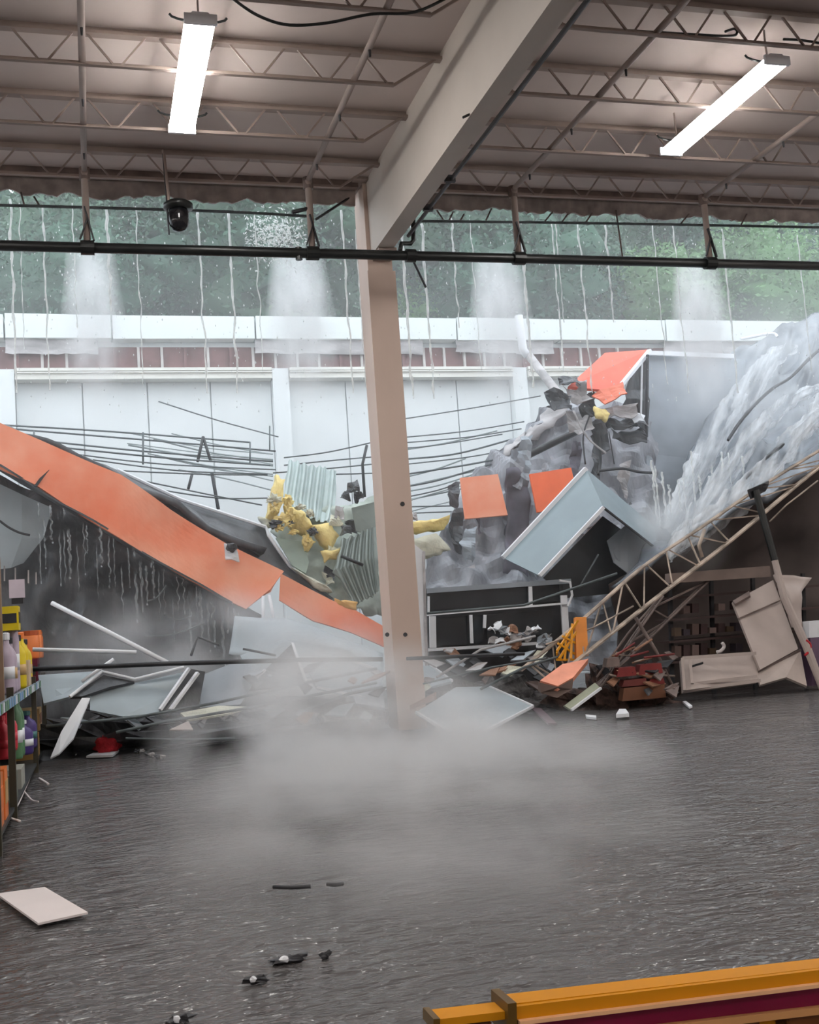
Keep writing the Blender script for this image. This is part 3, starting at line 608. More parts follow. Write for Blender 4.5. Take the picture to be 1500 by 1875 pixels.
panel('dark_patch', 'dark grey torn flap just beside the column', [(644,930,19.8),(690,918,19.8),(700,985,19.6),(652,972,19.7)], .03, m_deckdark, cat='flap')
rnd = random.Random(21)
for i, (px, py, s_) in enumerate([(632,905,.35),(645,890,.3),(612,950,.25),(622,940,.2),(655,905,.2),(604,1048,.22),(600,1060,.2),(752,945,.22),(640,960,.25),(629,965,.2)]):
    obj('torn_scrap', MB().sheet([[P(px-9,py-10,19.9),P(px+9,py-6,19.8)],[P(px-7,py+9,19.8),P(px+11,py+11,19.7)]], .02, 5, .22*s_*2, 6, rag=.08, seed=i+2), [m_dark,m_darkgrey,m_foamw,m_wallgrey][i%4], label='crumpled scrap of torn roofing in the pile beside the column', cat='scrap', group='scraps beside the column')
rods('loose_bar', 'dark bar lying across the dull corrugated deck', [P(625,1018,18.9),P(665,1035,18.9)], .03, m_dark, 'bar')
for i, q_ in enumerate([((482,1092),(482,1150)),((493,1090),(503,1144))]):
    rods('white_strut', ['upright white leg under the notch of the orange band','slanting white leg under the notch of the orange band'][i], [P(*q_[0],18.7),P(*q_[1],18.5)], .028, m_white, 'strut')
panel('white_door_panel', 'tall white panel standing just past the column', [(744,985,17.6),(776,1010,17.6),(778,1110,17.5),(784,1318,17.4),(750,1322,17.4)], .06, m_white, trims=((1,2),(2,3)), tm=m_wallgrey)

# --- grey mass past the column
crumple('fallen_roof_sheet', 'large dull grey crumpled roof sheet behind the orange squares', [[(935,800,22.5),(1000,745,22.5),(1060,735,22.5),(1140,740,22.3),(1200,760,22.2)],[(860,880,21.8),(930,860,21.8),(1040,850,21.6),(1130,860,21.5),(1210,870,21.4)],[(800,985,21),(900,980,21),(1020,960,20.8),(1120,960,20.6),(1220,980,20.4)],[(760,1075,20.3),(860,1080,20.2),(1000,1090,20),(1100,1090,19.8),(1200,1060,19.6)],[(760,1230,20),(860,1230,20),(1000,1230,19.8),(1100,1230,19.5),(1200,1230,19.4)]], .05, m_oldroof, smooth=False, sub=(16,16), amp=.24, fs=2.2, rag=.1, seed=4)
rq = random.Random(91)
for i in range(26):
    px = rq.uniform(790,1185); py = rq.uniform(800,1010)+max(0,(930-px)*.5); w_ = rq.uniform(6,26); h_ = rq.uniform(25,95); Yq = 20.35+rq.uniform(-.25,.15)+(0 if py > 950 else .5)
    crumple('roofing_strip', 'torn dark roofing strip hanging on the grey roof sheet', [[(px,py,Yq+.2),(px+w_,py-6,Yq+.2)],[(px-6,py+h_*.5,Yq+.05),(px+w_-4,py+h_*.5+5,Yq+.05)],[(px+4,py+h_,Yq),(px+w_*.7,py+h_+6,Yq)]], .015, [m_darkgrey,m_oldroof,m_purple,m_wallgrey,m_gsheet][i%5], cat='strip', smooth=False, sub=(3,6), amp=.09, fs=5, rag=.06, seed=i, group='roofing strips on the grey sheet')
crumple('torn_grey_strip', 'pale torn strip of roofing along the top of the grey sheet', [[(930,812,22.2),(985,770,22.2),(1030,730,22.2)],[(918,845,22),(960,810,22),(1040,760,22)]], .03, m_wallgrey, sub=(8,3), amp=.12, fs=3, rag=.12, seed=6)
panel('orange_square', 'faded orange square panel nearer the column', [(843,875,20.6),(912,868,20.6),(930,943,20.4),(852,950,20.4)], .05, m_orange)
panel('orange_square', 'bright orange square panel beside the grey hood', [(970,868,20.4),(1046,856,20.4),(1062,925,20.2),(984,938,20.2)], .05, mat('bright orange', sr(250,112,58), .5, var=.05))
crumple('hanging_flap', 'dark purple grey flap hanging between the orange squares', [[(925,860,20.7),(968,850,20.7)],[(930,950,20.6),(972,960,20.6)],[(920,1050,20.4),(965,1060,20.4)]], .02, mat('purple grey flap', sr(104,100,112), .6, var=.2), sub=8, amp=.15, fs=3, seed=7)
rods('dark_beam', 'black beam slanting across the grey roof sheet', [P(958,838,21.4),P(1056,790,21.3)], .075, m_black, 'beam')
# fascia corner with the orange top
t = thing('fascia_corner', 'broken fascia corner with a red orange face and white edge', 'fascia', P(1110,700,21))
obj('orange_face', MB().slab(PL([(1040,708,20.6),(1108,646,21.4),(1190,640,21.2),(1128,716,20.4)]), .06), mat('coral paint', sr(244,108,84), .5, var=.08), t)
obj('white_edge', MB().beam(P(1190,642,21.15),P(1128,717,20.35),.09,.07), m_white, t)
obj('broken_flap', MB().sheet([PL([(1085,722,20.4),(1140,700,20.4)]),PL([(1108,740,20.2),(1148,718,20.2)])], .03, 4, .05, 4, rag=.04), mat('coral flap', sr(238,128,98), .5), t)
obj('inner_frame', MB().sheet([PL([(1150,690,20.9),(1186,655,21)]),PL([(1140,760,20.7),(1184,790,20.8)])], .03, 5, .1, 3, rag=.06), m_darkgrey, t)
obj('frame_stud', MB().beam(P(1186,650,20.9),P(1184,800,20.7),.05,.05), m_dark, t)
obj('frame_stud', MB().beam(P(1176,660,20.9),P(1174,760,20.7),.03,.03), m_white, t)
foam('mustard insulation spilling from the broken fascia corner', [(1088,744,20.3),(1106,748,20.3),(1118,758,20.2),(1112,772,20.2),(1094,764,20.2)], .08, seed=12)
for i, (px, py, w_, h_, mm) in enumerate([(1055,720,40,30,m_wallgrey),(1075,745,30,40,m_dark),(1130,755,60,18,m_wallgrey),(1125,778,70,16,m_dark),(1060,775,40,40,m_wallgrey),(1095,800,30,60,m_darkgrey),(1020,735,40,34,m_darkgrey),(1160,770,40,16,m_white),(1040,700,30,20,m_darkgrey),(1150,800,60,20,m_dark)]):
    obj('torn_scrap', MB().sheet([[P(px-w_/2,py-h_/2,20.7),P(px+w_/2,py-h_/2-4,20.6)],[P(px-w_/2+4,py+h_/2,20.6),P(px+w_/2+6,py+h_/2-3,20.4)]], .02, 6, .12, 4, rag=.12, seed=i+30), mm, label='crumpled dark scrap hanging below the broken fascia corner', cat='scrap', group='scraps below the fascia corner')
for i, q_ in enumerate([[(1095,790,20.4),(1100,840,20.4),(1096,870,20.3)],[(1115,790,20.4),(1125,850,20.4)],[(1080,760,20.4),(1068,800,20.4),(1072,850,20.3)],[(1050,752,20.4),(1075,800,20.3),(1110,830,20.2)]]):
    rods('hanging_wire', ['black wire hanging under the fascia corner, thickest', 'thin wire hanging under the fascia corner toward the water', 'frayed wire hanging under the fascia corner beside the black beam', 'pale wire slanting under the fascia corner'][i], pxc(q_), [.03,.012,.018,.02][i], [m_black,m_dark,m_dark,m_wallgrey][i], 'wire')
rods('bent_post', 'white bent pipe end hanging at the parapet past the column', PL([(950,578,24),(958,640,24),(966,652,24)]), .1, m_white, 'pipe')
rods('bent_post', 'grey beam slanting down from the parapet to the grey sheet', PL([(968,650,24),(1010,705,23.4),(1062,770,22.6)]), .1, m_wallgrey, 'beam')
# grey standing panel with white cap
t = thing('standing_panel', 'tall grey wall panel with a white top cap behind the falling water', 'panel', P(1260,1000,21.6))
obj('panel_face', MB().sheet([PL([(1184,650,22),(1270,655,22),(1365,658,22)]),PL([(1184,830,21.8),(1270,840,21.8),(1350,850,21.8)]),PL([(1184,1010,21.4),(1260,1010,21.4),(1330,1010,21.4)])], .08, (6,8), .03, .8), m_gsheet, t)
obj('top_cap', MB().beam(P(1184,647,21.9),P(1342,653,21.9),.12,.1), m_white, t)
rods('curved_lip', 'dark curved lip of sheet metal at the foot of the grey panel', pxc([(1098,862,20),(1140,858,20),(1170,864,20),(1202,866,20)]), .03, m_dark, 'lip')

# --- grey hood lying tilted
t = thing('metal_hood', 'tilted grey sheet metal hood with white edges', 'hood', P(1070,1060,18))
obj('side_panel', MB().slab(PL([(921,1021,18.9),(1073,858,18.9),(1105,929,17.7),(988,1054,17.7)]), .03), m_hood, t)
obj('side_panel', MB().slab(PL([(1073,858,18.9),(1200,965,18.9),(1203,1004,18.0),(1105,929,17.7)]), .03), m_hood, t)
obj('edge_strip', MB().beam(P(921,1021,18.88),P(1073,858,18.88),.10,.08), m_white, t)
obj('edge_strip', MB().beam(P(988,1054,17.68),P(1105,929,17.68),.07,.06), m_white, t)
obj('edge_strip', MB().beam(P(1105,929,17.7),P(1196,1000,17.9),.03,.03), m_dark, t)
obj('inner_panel', MB().slab(PL([(995,1058,18.8),(1104,945,18.8),(1195,1010,18.8),(1140,1085,18.8),(1040,1095,18.8)]), .03), mat('dark hood lining', (.045,.05,.055), .3, metal=.2), t)
obj('inner_plate', MB().slab(PL([(1112,990,18.4),(1150,958,18.4),(1192,1000,18.3),(1150,1050,18.3),(1124,1030,18.4)]), .03), m_gsheet, t)
rods('thin_brace', 'thin bar leaning across the dark mouth of the hood', [P(1060,1078,17.6),P(1096,1015,17.7)], .015, m_cable, 'bar')

# --- dark glass display coolers
t = thing('display_cooler', 'long display cooler with dark glass panes behind the rubble', 'cooler', P(910,1200,17.8))
obj('body', MB().slab(PL([(782,1078,18.2),(1030,1062,18.2),(1040,1190,18.2),(786,1192,18.2)]), .8, V(0,1,0)), m_dark, t)
obj('plinth', MB().slab(PL([(786,1190,18.25),(1040,1178,18.25),(1046,1305,18.25),(788,1318,18.25)]), .7, V(0,1,0)), m_dark, t)
obj('top_rail', MB().beam(P(782,1082,18.1),P(1045,1064,18.0),.06,.08), m_gsheet, t)
obj('mid_rail', MB().beam(P(782,1126,18.05),P(1045,1104,17.95),.04,.035), m_white, t)
obj('bottom_rail', MB().beam(P(785,1190,18.0),P(985,1178,18.0),.05,.05), m_white, t)
gl = [((786,1084),(968,1074),(968,1106),(786,1118)),((975,1074),(1024,1068),(1026,1100),(975,1106)),((800,1132),(856,1128),(856,1180),(800,1182)),((866,1128),(884,1126),(884,1178),(866,1180)),((892,1126),(1010,1116),(1012,1160),(892,1170))]
for a in gl: obj('glass_pane', MB().slab([P(x_,y_,18.1) for x_, y_ in a], .03), m_glassdark, t)
for (a, b, w_) in (((971,1074),(972,1110),.06),((785,1092),(785,1122),.03),((792,1128),(793,1186),.11),((862,1126),(864,1178),.05),((888,1126),(887,1150),.05),((1032,1090),(1036,1160),.12)): obj('mullion', MB().beam(P(*a,18.0),P(*b,18.0),w_,.04,(0,1,0)), m_white, t)
obj('corner_guard', MB().tube(PL([(1024,1063,17.9),(1044,1066,17.9),(1048,1090,17.9),(1040,1110,17.9)]), .022, 7), m_white, t)
rnd = random.Random(31)
for i in range(22):
    px = rnd.uniform(900,1010); py = rnd.uniform(1146,1182)
    obj('torn_scrap', MB().sheet([[P(px-8,py-4,17.6),P(px+8,py-6,17.6)],[P(px-9,py+5,17.5),P(px+9,py+4,17.5)]], .015, 4, .08, 7, rag=.07, seed=i+60), [m_white,m_wallgrey,m_gsheet,m_wood][i%4], label='small pale scrap heaped in front of the display cooler', cat='scrap', group='scraps before the cooler')
rods('loose_bar', 'thin grey pipe rising from the cooler to the fallen joist', PL([(782,1123,17.4),(960,1108,17.3),(1130,1050,17.2)]), .022, m_cable, 'pipe')

# --- big sloping wet roof slab with running water
A, B_, C_, D_ = (1560,770,17.2), (1560,535,24), (1345,640,23.6), (1300,765,22.8)
rows = [[(1330,655,23.4),(1420,608,23.8),(1560,540,24.2)],[(1295,765,22),(1400,700,22.2),(1560,630,22.4)],[(1240,890,20.2),(1370,800,20.3),(1560,715,20.3)],[(1185,1000,18.6),(1330,905,18.4),(1560,790,18.2)],[(1125,1072,17.3),(1300,960,17.0),(1560,805,16.9)]]
t = thing('collapsed_roof', 'huge wet grey roof slab collapsed on a steep slope', 'roof', P(1350,1000,19))
mbm = MB().sheet([PL(r) for r in rows], .08, (22,14), .10, 1.0, seed=11); _fl = Vector((-.62,-.55,-.56)).normalized(); _up = Vector((.05,-.8,.6)).normalized(); _sd = _fl.cross(_up).normalized()
mbm.v = [p+_up*(.30*noise.noise(Vector((p.dot(_sd)*2.6, p.dot(_fl)*.35, 3)))+.14*noise.noise(Vector((p.dot(_sd)*6.5, p.dot(_fl)*.7, 8)))) for p in mbm.v]
obj('membrane', mbm, m_mem, t, smooth=True)
for i, q_ in enumerate([[(1500,640,22),(1470,665,21.6),(1435,700,21),(1400,722,20.6),(1365,755,20.2),(1340,785,19.8),(1320,815,19.5)],[(1420,822,19),(1385,850,18.7),(1350,885,18.3)],[(1345,630,23.3),(1400,620,23.3),(1412,626,23.2)]]):
    obj(['seam_fold','seam_fold','lifted_flap'][i], MB().tube([p+V(0,-.28,.05) for p in pxc(q_)], [.03+.03*abs(noise.noise(V(k*.7,i,0))) for k in range(len(pxc(q_)))], 7), m_dark if i < 2 else m_white, t)
rnd = random.Random(77)
mw = water_mat('running white water', (.0,.95), col=(.93,.95,.97), scale=3.0)
def _align(m, rot, sc):
    N, L = m.node_tree.nodes, m.node_tree.links; mp = [n for n in N if n.type == 'MAPPING'][0]; tc = [n for n in N if n.type == 'TEX_COORD'][0]
    r_ = N.new('ShaderNodeMapping'); r_.inputs['Rotation'].default_value = rot; L.new(tc.outputs['Object'], r_.inputs[0]); L.new(r_.outputs[0], mp.inputs[0]); mp.inputs['Scale'].default_value = sc
_flow = Vector((-.62,-.55,-.56)).normalized()
_align(mw, _flow.to_track_quat('X','Z').inverted().to_euler(), (.1,1.5,1.5))
def flow(label, path, w, seed, lift=.32):
    pts = [p+V(0,-lift,.06) for p in pxc(path,6)]; n = len(pts); g_ = []
    for i, p in enumerate(pts):
        d = (pts[min(i+1,n-1)]-pts[max(i-1,0)]).normalized(); sd = d.cross(V(.1,-1,.3)).normalized()
        ww = w*(.45+.55*math.sin(math.pi*min(1,(i+.6)/n*.9)))*(1+.5*noise.noise(V(i*.5,seed,0)))
        row = []
        for j in range(11):
            u = j/10-.5
            row.append(p+sd*u*ww+V(0,-.10*math.cos(u*math.pi)+.05*noise.noise(V(i*.12,j*1.1,seed)), .04*noise.noise(V(i*.1,j*1.2,seed+4))))
        g_.append(row)
    return obj('running_water', MB().sheet(g_, .015, 2, .02, 3, rag=.05, seed=seed), mw, smooth=True, label=label, cat='running water', group='water running over the collapsed roof')
flow('broad white sheet of water pouring off the top lip of the sloping roof', [(1440,645,22.4),(1400,668,22),(1360,720,21.2),(1310,790,20.6),(1270,870,20),(1235,930,19.4),(1210,985,18.8)], .62, 1)
flow('white rush of water down the middle of the sloping roof', [(1490,720,20.5),(1430,745,20),(1370,800,19.6),(1320,870,19),(1270,940,18.5),(1225,1000,18)], .42, 2)
flow('foaming water along the low edge of the sloping roof', [(1510,740,19),(1450,800,18.6),(1400,860,18.2),(1340,920,17.8),(1270,975,17.5),(1200,1025,17.3)], .5, 3)
flow('thin white rivulet spilling over the grey standing panel', [(1350,735,21),(1325,790,20.8),(1300,850,20.6)], .25, 4)
flow('ragged white water falling behind the grey hood', [(1262,845,20),(1245,900,19.6),(1225,960,19.2)], .35, 5)
flow('pale splash running over the roof beside the frame edge', [(1545,700,19.5),(1490,760,19),(1470,800,18.7)], .5, 6)
for i in range(14):
    px = 1190+i*13+rnd.uniform(-5,5); stream(px, 850+rnd.uniform(-30,40), 960+rnd.uniform(-20,60)-i*4, rnd.uniform(.012,.03), 90+i, 'thread of water falling at the foot of the sloping roof', 18.6, 'threads of water at the sloping roof')

# ================================================================== steel joists fallen along the slope
def px_joist(name, label, topl, botl, m, webs, tr=.035, br=.03, wr=.014):
    a = pxc(topl, 4); b = pxc(botl, 4); c_ = lp(a[0], b[-1], .5)
    t = thing(name, label, 'joist', c_); 
    for dy in (0,.09):
        obj('top_chord', MB().tube([p+V(0,dy,0) for p in a], tr*.7, 6), m, t)
        obj('bottom_chord', MB().tube([p+V(0,dy,0) for p in b], br*.7, 6), m, t)
    n = webs
    def at(l, u): k = u*(len(l)-1); i = min(int(k), len(l)-2); return lp(l[i], l[i+1], k-i)
    for i in range(n):
        q = (i+.5*(i%1))/n; u0, u1 = i/n, (i+.85)/n
        p0, p1 = (at(a,u0), at(b,u1)) if i % 2 == 0 else (at(b,u0), at(a,u1))
        obj('web_bar', MB().beam(p0+V(0,.05,0), p1+V(0,.05,0), wr*2, wr*2), m, t)
    return t
px_joist('fallen_joist', 'pale steel joist fallen along the low edge of the wet roof', [(1560,790,16.8),(1403,886,16.7),(1287,965,16.6),(1179,1038,16.5),(1071,1133,16.3),(955,1228,16.1)], [(1560,822,16.6),(1500,857,16.6),(1340,990,16.4),(1200,1098,16.2),(1059,1210,16.0),(1010,1250,15.9)], m_rust, 27, .03, .036, .011)
px_joist('fallen_joist', 'dull brown joist collapsed under the pale joist', [(1298,1064,16.9),(1194,1165,16.5),(1127,1228,16.3),(1085,1262,16.2)], [(1215,1092,16.7),(1160,1170,16.4),(1104,1254,16.1),(1060,1290,16.0)], m_joistdark, 8, .028, .026)
for i, q_ in enumerate([([(1164,1131,16.3),(1200,1190,16.2),(1231,1256,16.1)],.03,m_joistdark,'brown bar propped across the fallen joists to the floor'),([(1225,1075,16.4),(1150,1160,16.3),(1093,1240,16.1)],.018,m_joistdark,'thin dark rod lying along the fallen joists'),([(1000,1180,16.2),(1085,1150,16.2),(1160,1110,16.3)],.014,m_rust,'thin pale rod crossing the fallen joist low down'),([(1290,970,16.5),(1280,1000,16.4),(1286,1020,16.4)],.03,m_rust,'bent pale strap hooked over the fallen joist'),([(1498,880,16.5),(1440,925,16.5),(1410,955,16.5)],.014,m_rust,'thin pale wire beside the upper end of the joist'),([(880,1262,15.9),(960,1222,16),(1030,1200,16.1)],.02,m_cable,'grey rod lying from the flat panel toward the joist'),([(775,1252,15.8),(900,1222,15.9),(1000,1205,16)],.014,m_cable,'thin rod lying over the flat grey panels'),([(800,1240,16),(880,1190,16.3),(980,1165,16.6)],.02,m_wallgrey,'pale rod rising past the column to the cooler')]):
    rods('loose_rod', q_[3], PL(q_[0]), q_[1], q_[2], 'rod')
t = thing('broken_post', 'leaning post with a black upper half and white lower half', 'post', P(1500,1247,15.9))
obj('black_half', MB().tube(PL([(1384,898,16.3),(1398,950,16.25),(1419,1026,16.15)]), .06, 10), m_black, t)
obj('white_half', MB().tube(PL([(1419,1026,16.15),(1436,1094,16.1),(1477,1183,16.0),(1512,1275,15.9)]), [.055,.065,.07,.06], 10), m_panel, t)
obj('head_bracket', MB().sheet([PL([(1372,896,16.3),(1410,880,16.4)]),PL([(1380,912,16.3),(1402,900,16.4)])], .05, 3, .04, 5), m_dark, t)

# --- dim aisle under the sloping roof
m_aisle_shade = mat('brown aisle shade', sr(86,74,70), .8, var=.3, scale=1.2)
crumple('aisle_shade_sheet', 'dark brown sheet painted as the shade beneath the collapsed roof', [[(1120,1075,18.4),(1280,975,18.2),(1420,890,18),(1580,790,17.8)],[(1130,1150,19),(1280,1050,19),(1420,1000,18.8),(1580,960,18.6)],[(1130,1300,19.2),(1280,1290,19.2),(1420,1280,19),(1580,1270,19)]], .05, m_aisle_shade, sub=8, amp=.2, seed=14)  # added dark sheet; its brown stands in for the shade of the aisle
t = thing('store_shelving', 'dark shelving unit of goods in the shade under the collapsed roof', 'shelving', P(1310,1260,17.2))
for x_ in (1226,1302,1378,1470,1560): obj('upright', MB().beam(P(x_,1050,17.3),P(x_+6,1275,17.3),.06,.06), m_dark, t)
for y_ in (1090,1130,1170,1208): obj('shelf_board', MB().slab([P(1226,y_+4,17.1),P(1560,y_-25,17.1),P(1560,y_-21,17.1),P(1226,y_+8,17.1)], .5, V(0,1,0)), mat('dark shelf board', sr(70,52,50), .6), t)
obj('header_beam', MB().slab(PL([(1226,1050,16.8),(1410,1036,16.8),(1412,1056,16.8),(1226,1068,16.8)]), .15), mat('header board', sr(128,112,104), .7), t)
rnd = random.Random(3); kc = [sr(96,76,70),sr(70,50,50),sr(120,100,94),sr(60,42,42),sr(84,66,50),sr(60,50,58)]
k = 0
for y_ in (1126,1166,1204):
    for x_ in range(1236,1350,16):
        if rnd.random() < .3: continue
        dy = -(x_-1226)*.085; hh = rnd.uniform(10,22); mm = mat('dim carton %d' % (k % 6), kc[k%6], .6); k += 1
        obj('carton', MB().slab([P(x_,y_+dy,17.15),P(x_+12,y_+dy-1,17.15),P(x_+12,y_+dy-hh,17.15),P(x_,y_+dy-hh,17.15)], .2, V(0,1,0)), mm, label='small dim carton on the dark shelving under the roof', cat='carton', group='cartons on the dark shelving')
obj('white_curl', MB().tube(pxc([(1322,1176,16.8),(1326,1184,16.8),(1320,1192,16.8),(1312,1194,16.8)]), [.01]+[.03]*14+[.01], 7), m_paper, label='white curl of paper lying before the dark shelves', cat='paper')
def boards(): pass
t = thing('leaning_panel', 'large off white panel leaning against the white post', 'panel', P(1400,1225,16.2))
obj('panel_face', MB().slab(PL([(1342,1102,16.6),(1416,1062,16.7),(1462,1188,16.2),(1392,1226,16.1)]), .05), m_panel, t)
obj('panel_seam', MB().beam(P(1352,1133,16.46),P(1428,1100,16.5),.03,.02), m_joistdark, t)
obj('folded_top', MB().slab(PL([(1342,1100,16.6),(1372,1082,16.6),(1374,1090,16.5),(1346,1106,16.5)]), .04), m_joistdark, t)
panel('low_panel', 'grey off white panel lying under the leaning panel', [(1386,1230,16.2),(1466,1190,16.2),(1478,1256,15.9),(1440,1240,15.95),(1392,1254,16.0)], .05, mat('dim panel', sr(184,170,162), .6), trims=((0,1),), tm=m_joistdark)
crumple('crumpled_board', 'crumpled pale board behind the white post', [[(1420,1050,16.6),(1490,1056,16.6)],[(1440,1085,16.5),(1466,1085,16.5)],[(1446,1150,16.4),(1468,1148,16.4)]], .04, m_panel, cat='board', sub=6, amp=.08, fs=3, seed=3)
t = thing('white_drawer_unit', 'low white shelf unit tipped at the water edge', 'shelf unit', P(1320,1264,16))
obj('back_board', MB().slab(PL([(1250,1205,16.3),(1384,1196,16.3),(1390,1246,16.1),(1254,1264,16.0)]), .12), m_panel, t)
for a, b in (((1250,1205),(1254,1264)),((1250,1205),(1384,1196)),((1254,1264),(1392,1246)),((1264,1210),(1268,1252)),((1268,1252),(1386,1238))): obj('frame_strip', MB().beam(P(*a,16.1),P(*b,15.98),.045,.05), m_panel, t)
obj('slot', MB().slab(PL([(1268,1218,16.12),(1288,1212,16.12),(1288,1216,16.12),(1268,1222,16.12)]), .02), m_dark, t)
obj('white_box', MB().slab(PL([(1482,1138,16.2),(1530,1134,16.2),(1530,1164,16.2),(1482,1168,16.2)]), .3, V(0,1,0)), m_white, label='small white box stacked at the edge of the dim aisle', cat='box')
obj('purple_box', MB().slab(PL([(1484,1168,16.2),(1530,1165,16.2),(1530,1250,16.0),(1488,1256,16.0)]), .3, V(0,1,0)), mat('purple carton', sr(92,70,92), .6), label='tall dull purple box under the small white box', cat='box')
obj('red_tie', MB().tube(pxc([(1476,1172,15.95),(1484,1180,15.95),(1482,1192,15.95),(1474,1200,15.95)]), .02, 6), m_redcloth, label='red tie caught on the white half of the post', cat='strap')

# --- goods and boxes at the foot of the fallen joist
panel('orange_side_board', 'orange board standing at the foot of the fallen joist', [(1054,1130,16.2),(1074,1130,16.2),(1078,1200,16.1),(1056,1208,16.1)], .08, mat('amber board', sr(236,150,70), .6), cat='board')
t = thing('yellow_crate', 'bent yellow wire crate beside the orange board', 'crate', P(1040,1205,16.1))
for a, b in (((1020,1192),(1058,1136)),((1024,1206),(1060,1150)),((1034,1210),(1038,1160)),((1046,1206),(1048,1142)),((1022,1178),(1056,1200)),((1030,1165),(1058,1180)),((1020,1208),(1056,1208)),((1020,1194),(1020,1208))): obj('wire', MB().beam(P(*a,16.05),P(*b,16.2),.03,.03), m_yellow, t)
t = thing('peach_box', 'peach coloured flat box lying at the foot of the joist', 'box', P(1030,1258,15.8))
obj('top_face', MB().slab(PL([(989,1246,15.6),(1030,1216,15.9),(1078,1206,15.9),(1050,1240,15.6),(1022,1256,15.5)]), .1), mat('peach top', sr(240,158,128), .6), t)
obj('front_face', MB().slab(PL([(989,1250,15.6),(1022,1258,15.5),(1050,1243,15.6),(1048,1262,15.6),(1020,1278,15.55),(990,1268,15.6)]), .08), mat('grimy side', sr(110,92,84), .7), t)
panel('pale_plate', 'pale green plate at the broken tip of the joist', [(1034,1292,15.5),(1090,1250,15.8),(1100,1260,15.8),(1046,1300,15.5)], .04, mat('pale green plate', sr(176,182,160), .6), trims=((3,2),), cat='plate')
rnd = random.Random(13)
for i, (x_, y_, w_, h_, mm, lab) in enumerate([(1130,1240,36,16,m_redbox,'red carton on the heap under the brown joist'),(1170,1236,44,18,m_redbox,'wider red carton beside the propped brown bar'),(1140,1258,46,12,mat('maroon carton', sr(110,50,44), .7),'maroon flattened carton on the brown box'),(1140,1284,80,24,m_brownbox,'long brown cardboard box at the water edge'),(1188,1254,30,10,m_redbox,'small red carton atop the long brown box'),(1110,1222,26,16,m_joistdark,'dim brown carton high on the heap under the joist')]):
    obj('carton', MB().slab([P(x_,y_,15.9),P(x_+w_,y_-w_*.09,15.9),P(x_+w_-3,y_-w_*.09-h_,15.9),P(x_+3,y_-h_,15.9)], .3, V(.25,1,0).normalized()), mm, label=lab, cat='carton')
for i in range(12):
    a = (rnd.uniform(1105,1200), rnd.uniform(1190,1245)); b = (a[0]+rnd.uniform(20,60), a[1]+rnd.uniform(-26,14))
    rods('splinter', 'pale splinter stuck in the heap under the brown joist', [P(*a,15.9),P(*b,16.2)], rnd.uniform(.01,.02), [m_wood,m_rust,m_redbox][i%3], 'splinter', 'splinters under the brown joist')
def float_scrap(label, pts, m, t_=.03, cat='scrap', z=.045):
    w = [PZ(px,py,z) for px, py in pts]; return obj('floating_scrap', MB().slab(w, t_, V(0,0,-1)), m, label=label, cat=cat)
float_scrap('small white lump floating before the brown cardboard box', [(1128,1308),(1134,1298),(1146,1298),(1152,1306)], m_white, .05, z=.08)
float_scrap('white strip floating at the edge of the dim aisle', [(1250,1284),(1256,1283),(1268,1292),(1262,1294)], m_white)
float_scrap('pale strip of wood floating beside the brown cardboard box', [(1103,1264),(1108,1262),(1150,1281),(1146,1284)], m_panel)
float_scrap('thin white sliver floating near the pale plate', [(1072,1308),(1092,1310),(1092,1314),(1074,1312)], m_white)
float_scrap('dark brown shard at the corner of the flat grey panel', [(972,1295),(990,1296),(1020,1324),(1004,1324)], mat('plum shard', sr(84,56,66), .6), z=.1)

# --- flat panels fallen around the column base
def flatp(label, pts, m, trims=(), t_=.04):
    w = [PZ(px,py,z) for px, py, z in pts]; c_ = sum(w, Vector())/len(w)
    th = thing('ceiling_panel', label, 'panel', V(c_.x,c_.y,0)); obj('board', MB().slab(w, t_, V(0,0,-1)), m, th)
    for a, b in trims: obj('edge_trim', MB().beam(w[a]+V(0,0,.01),w[b]+V(0,0,.01),.035,.03), m_white, th)
    return th
panel('ceiling_board', 'large flat grey panel with a white rim in the water past the column', [(835,1258,16.9),(895,1257,16.9),(976,1293,15.9),(876,1345,14.85),(818,1338,15.0),(762,1304,15.9)], .04, m_gsheet2, trims=((1,2),(2,3),(4,5)))
panel('ceiling_board', 'smaller grey panel with a white edge against the column', [(744,1222,17.4),(788,1218,17.4),(828,1247,16.9),(748,1268,16.5)], .04, m_gsheet2, trims=((1,2),))
panel('ceiling_board', 'grey panel fallen behind the column with a pale edge', [(560,1216,17.4),(640,1208,17.4),(690,1226,17.1),(696,1262,16.9),(668,1278,16.3),(580,1258,16.5)], .04, m_gsheet2, trims=((1,2),(4,5)))
panel('ceiling_board', 'grey wet sheet lying beyond the column base', [(640,1250,16.9),(700,1240,17.0),(705,1296,16.0),(652,1288,15.9)], .04, m_gsheet)
for i, (px, py, Yh, sz, lab, mm) in enumerate([(880,1262,17.2,(3.2,1.0,.9),'long rubble heap below the display cooler',m_rub),(560,1270,17.2,(3.0,1.0,.8),'broad rubble heap between the orange band and the column',m_rub),(240,1275,17.2,(3.4,1.1,.9),'broad dark rubble heap behind the broken door leaf',m_darkgrey),(1130,1255,16.7,(1.6,.9,.9),'brown rubble heap under the fallen joists',m_rubb)]):
    c_ = P(px,py,Yh); c_.z = .0; obj('rubble_heap', MB().lump(c_, sz, i+31, .55, 34, 18, 3.4), mm, label=lab, cat='rubble')
panel('wood_offcut', 'short brown wooden board jutting out beside the column', [(750,1292,15.8),(796,1268,15.6),(796,1282,15.6),(752,1300,15.8)], .1, m_wood, cat='board')
panel('tent_panel', 'dark folded panel standing like a tent in the rubble', [(446,1264,16.6),(486,1226,16.7),(535,1178,17.0),(560,1248,16.4),(520,1256,16.3)], .03, m_darkgrey, trims=((2,3),(0,1)))
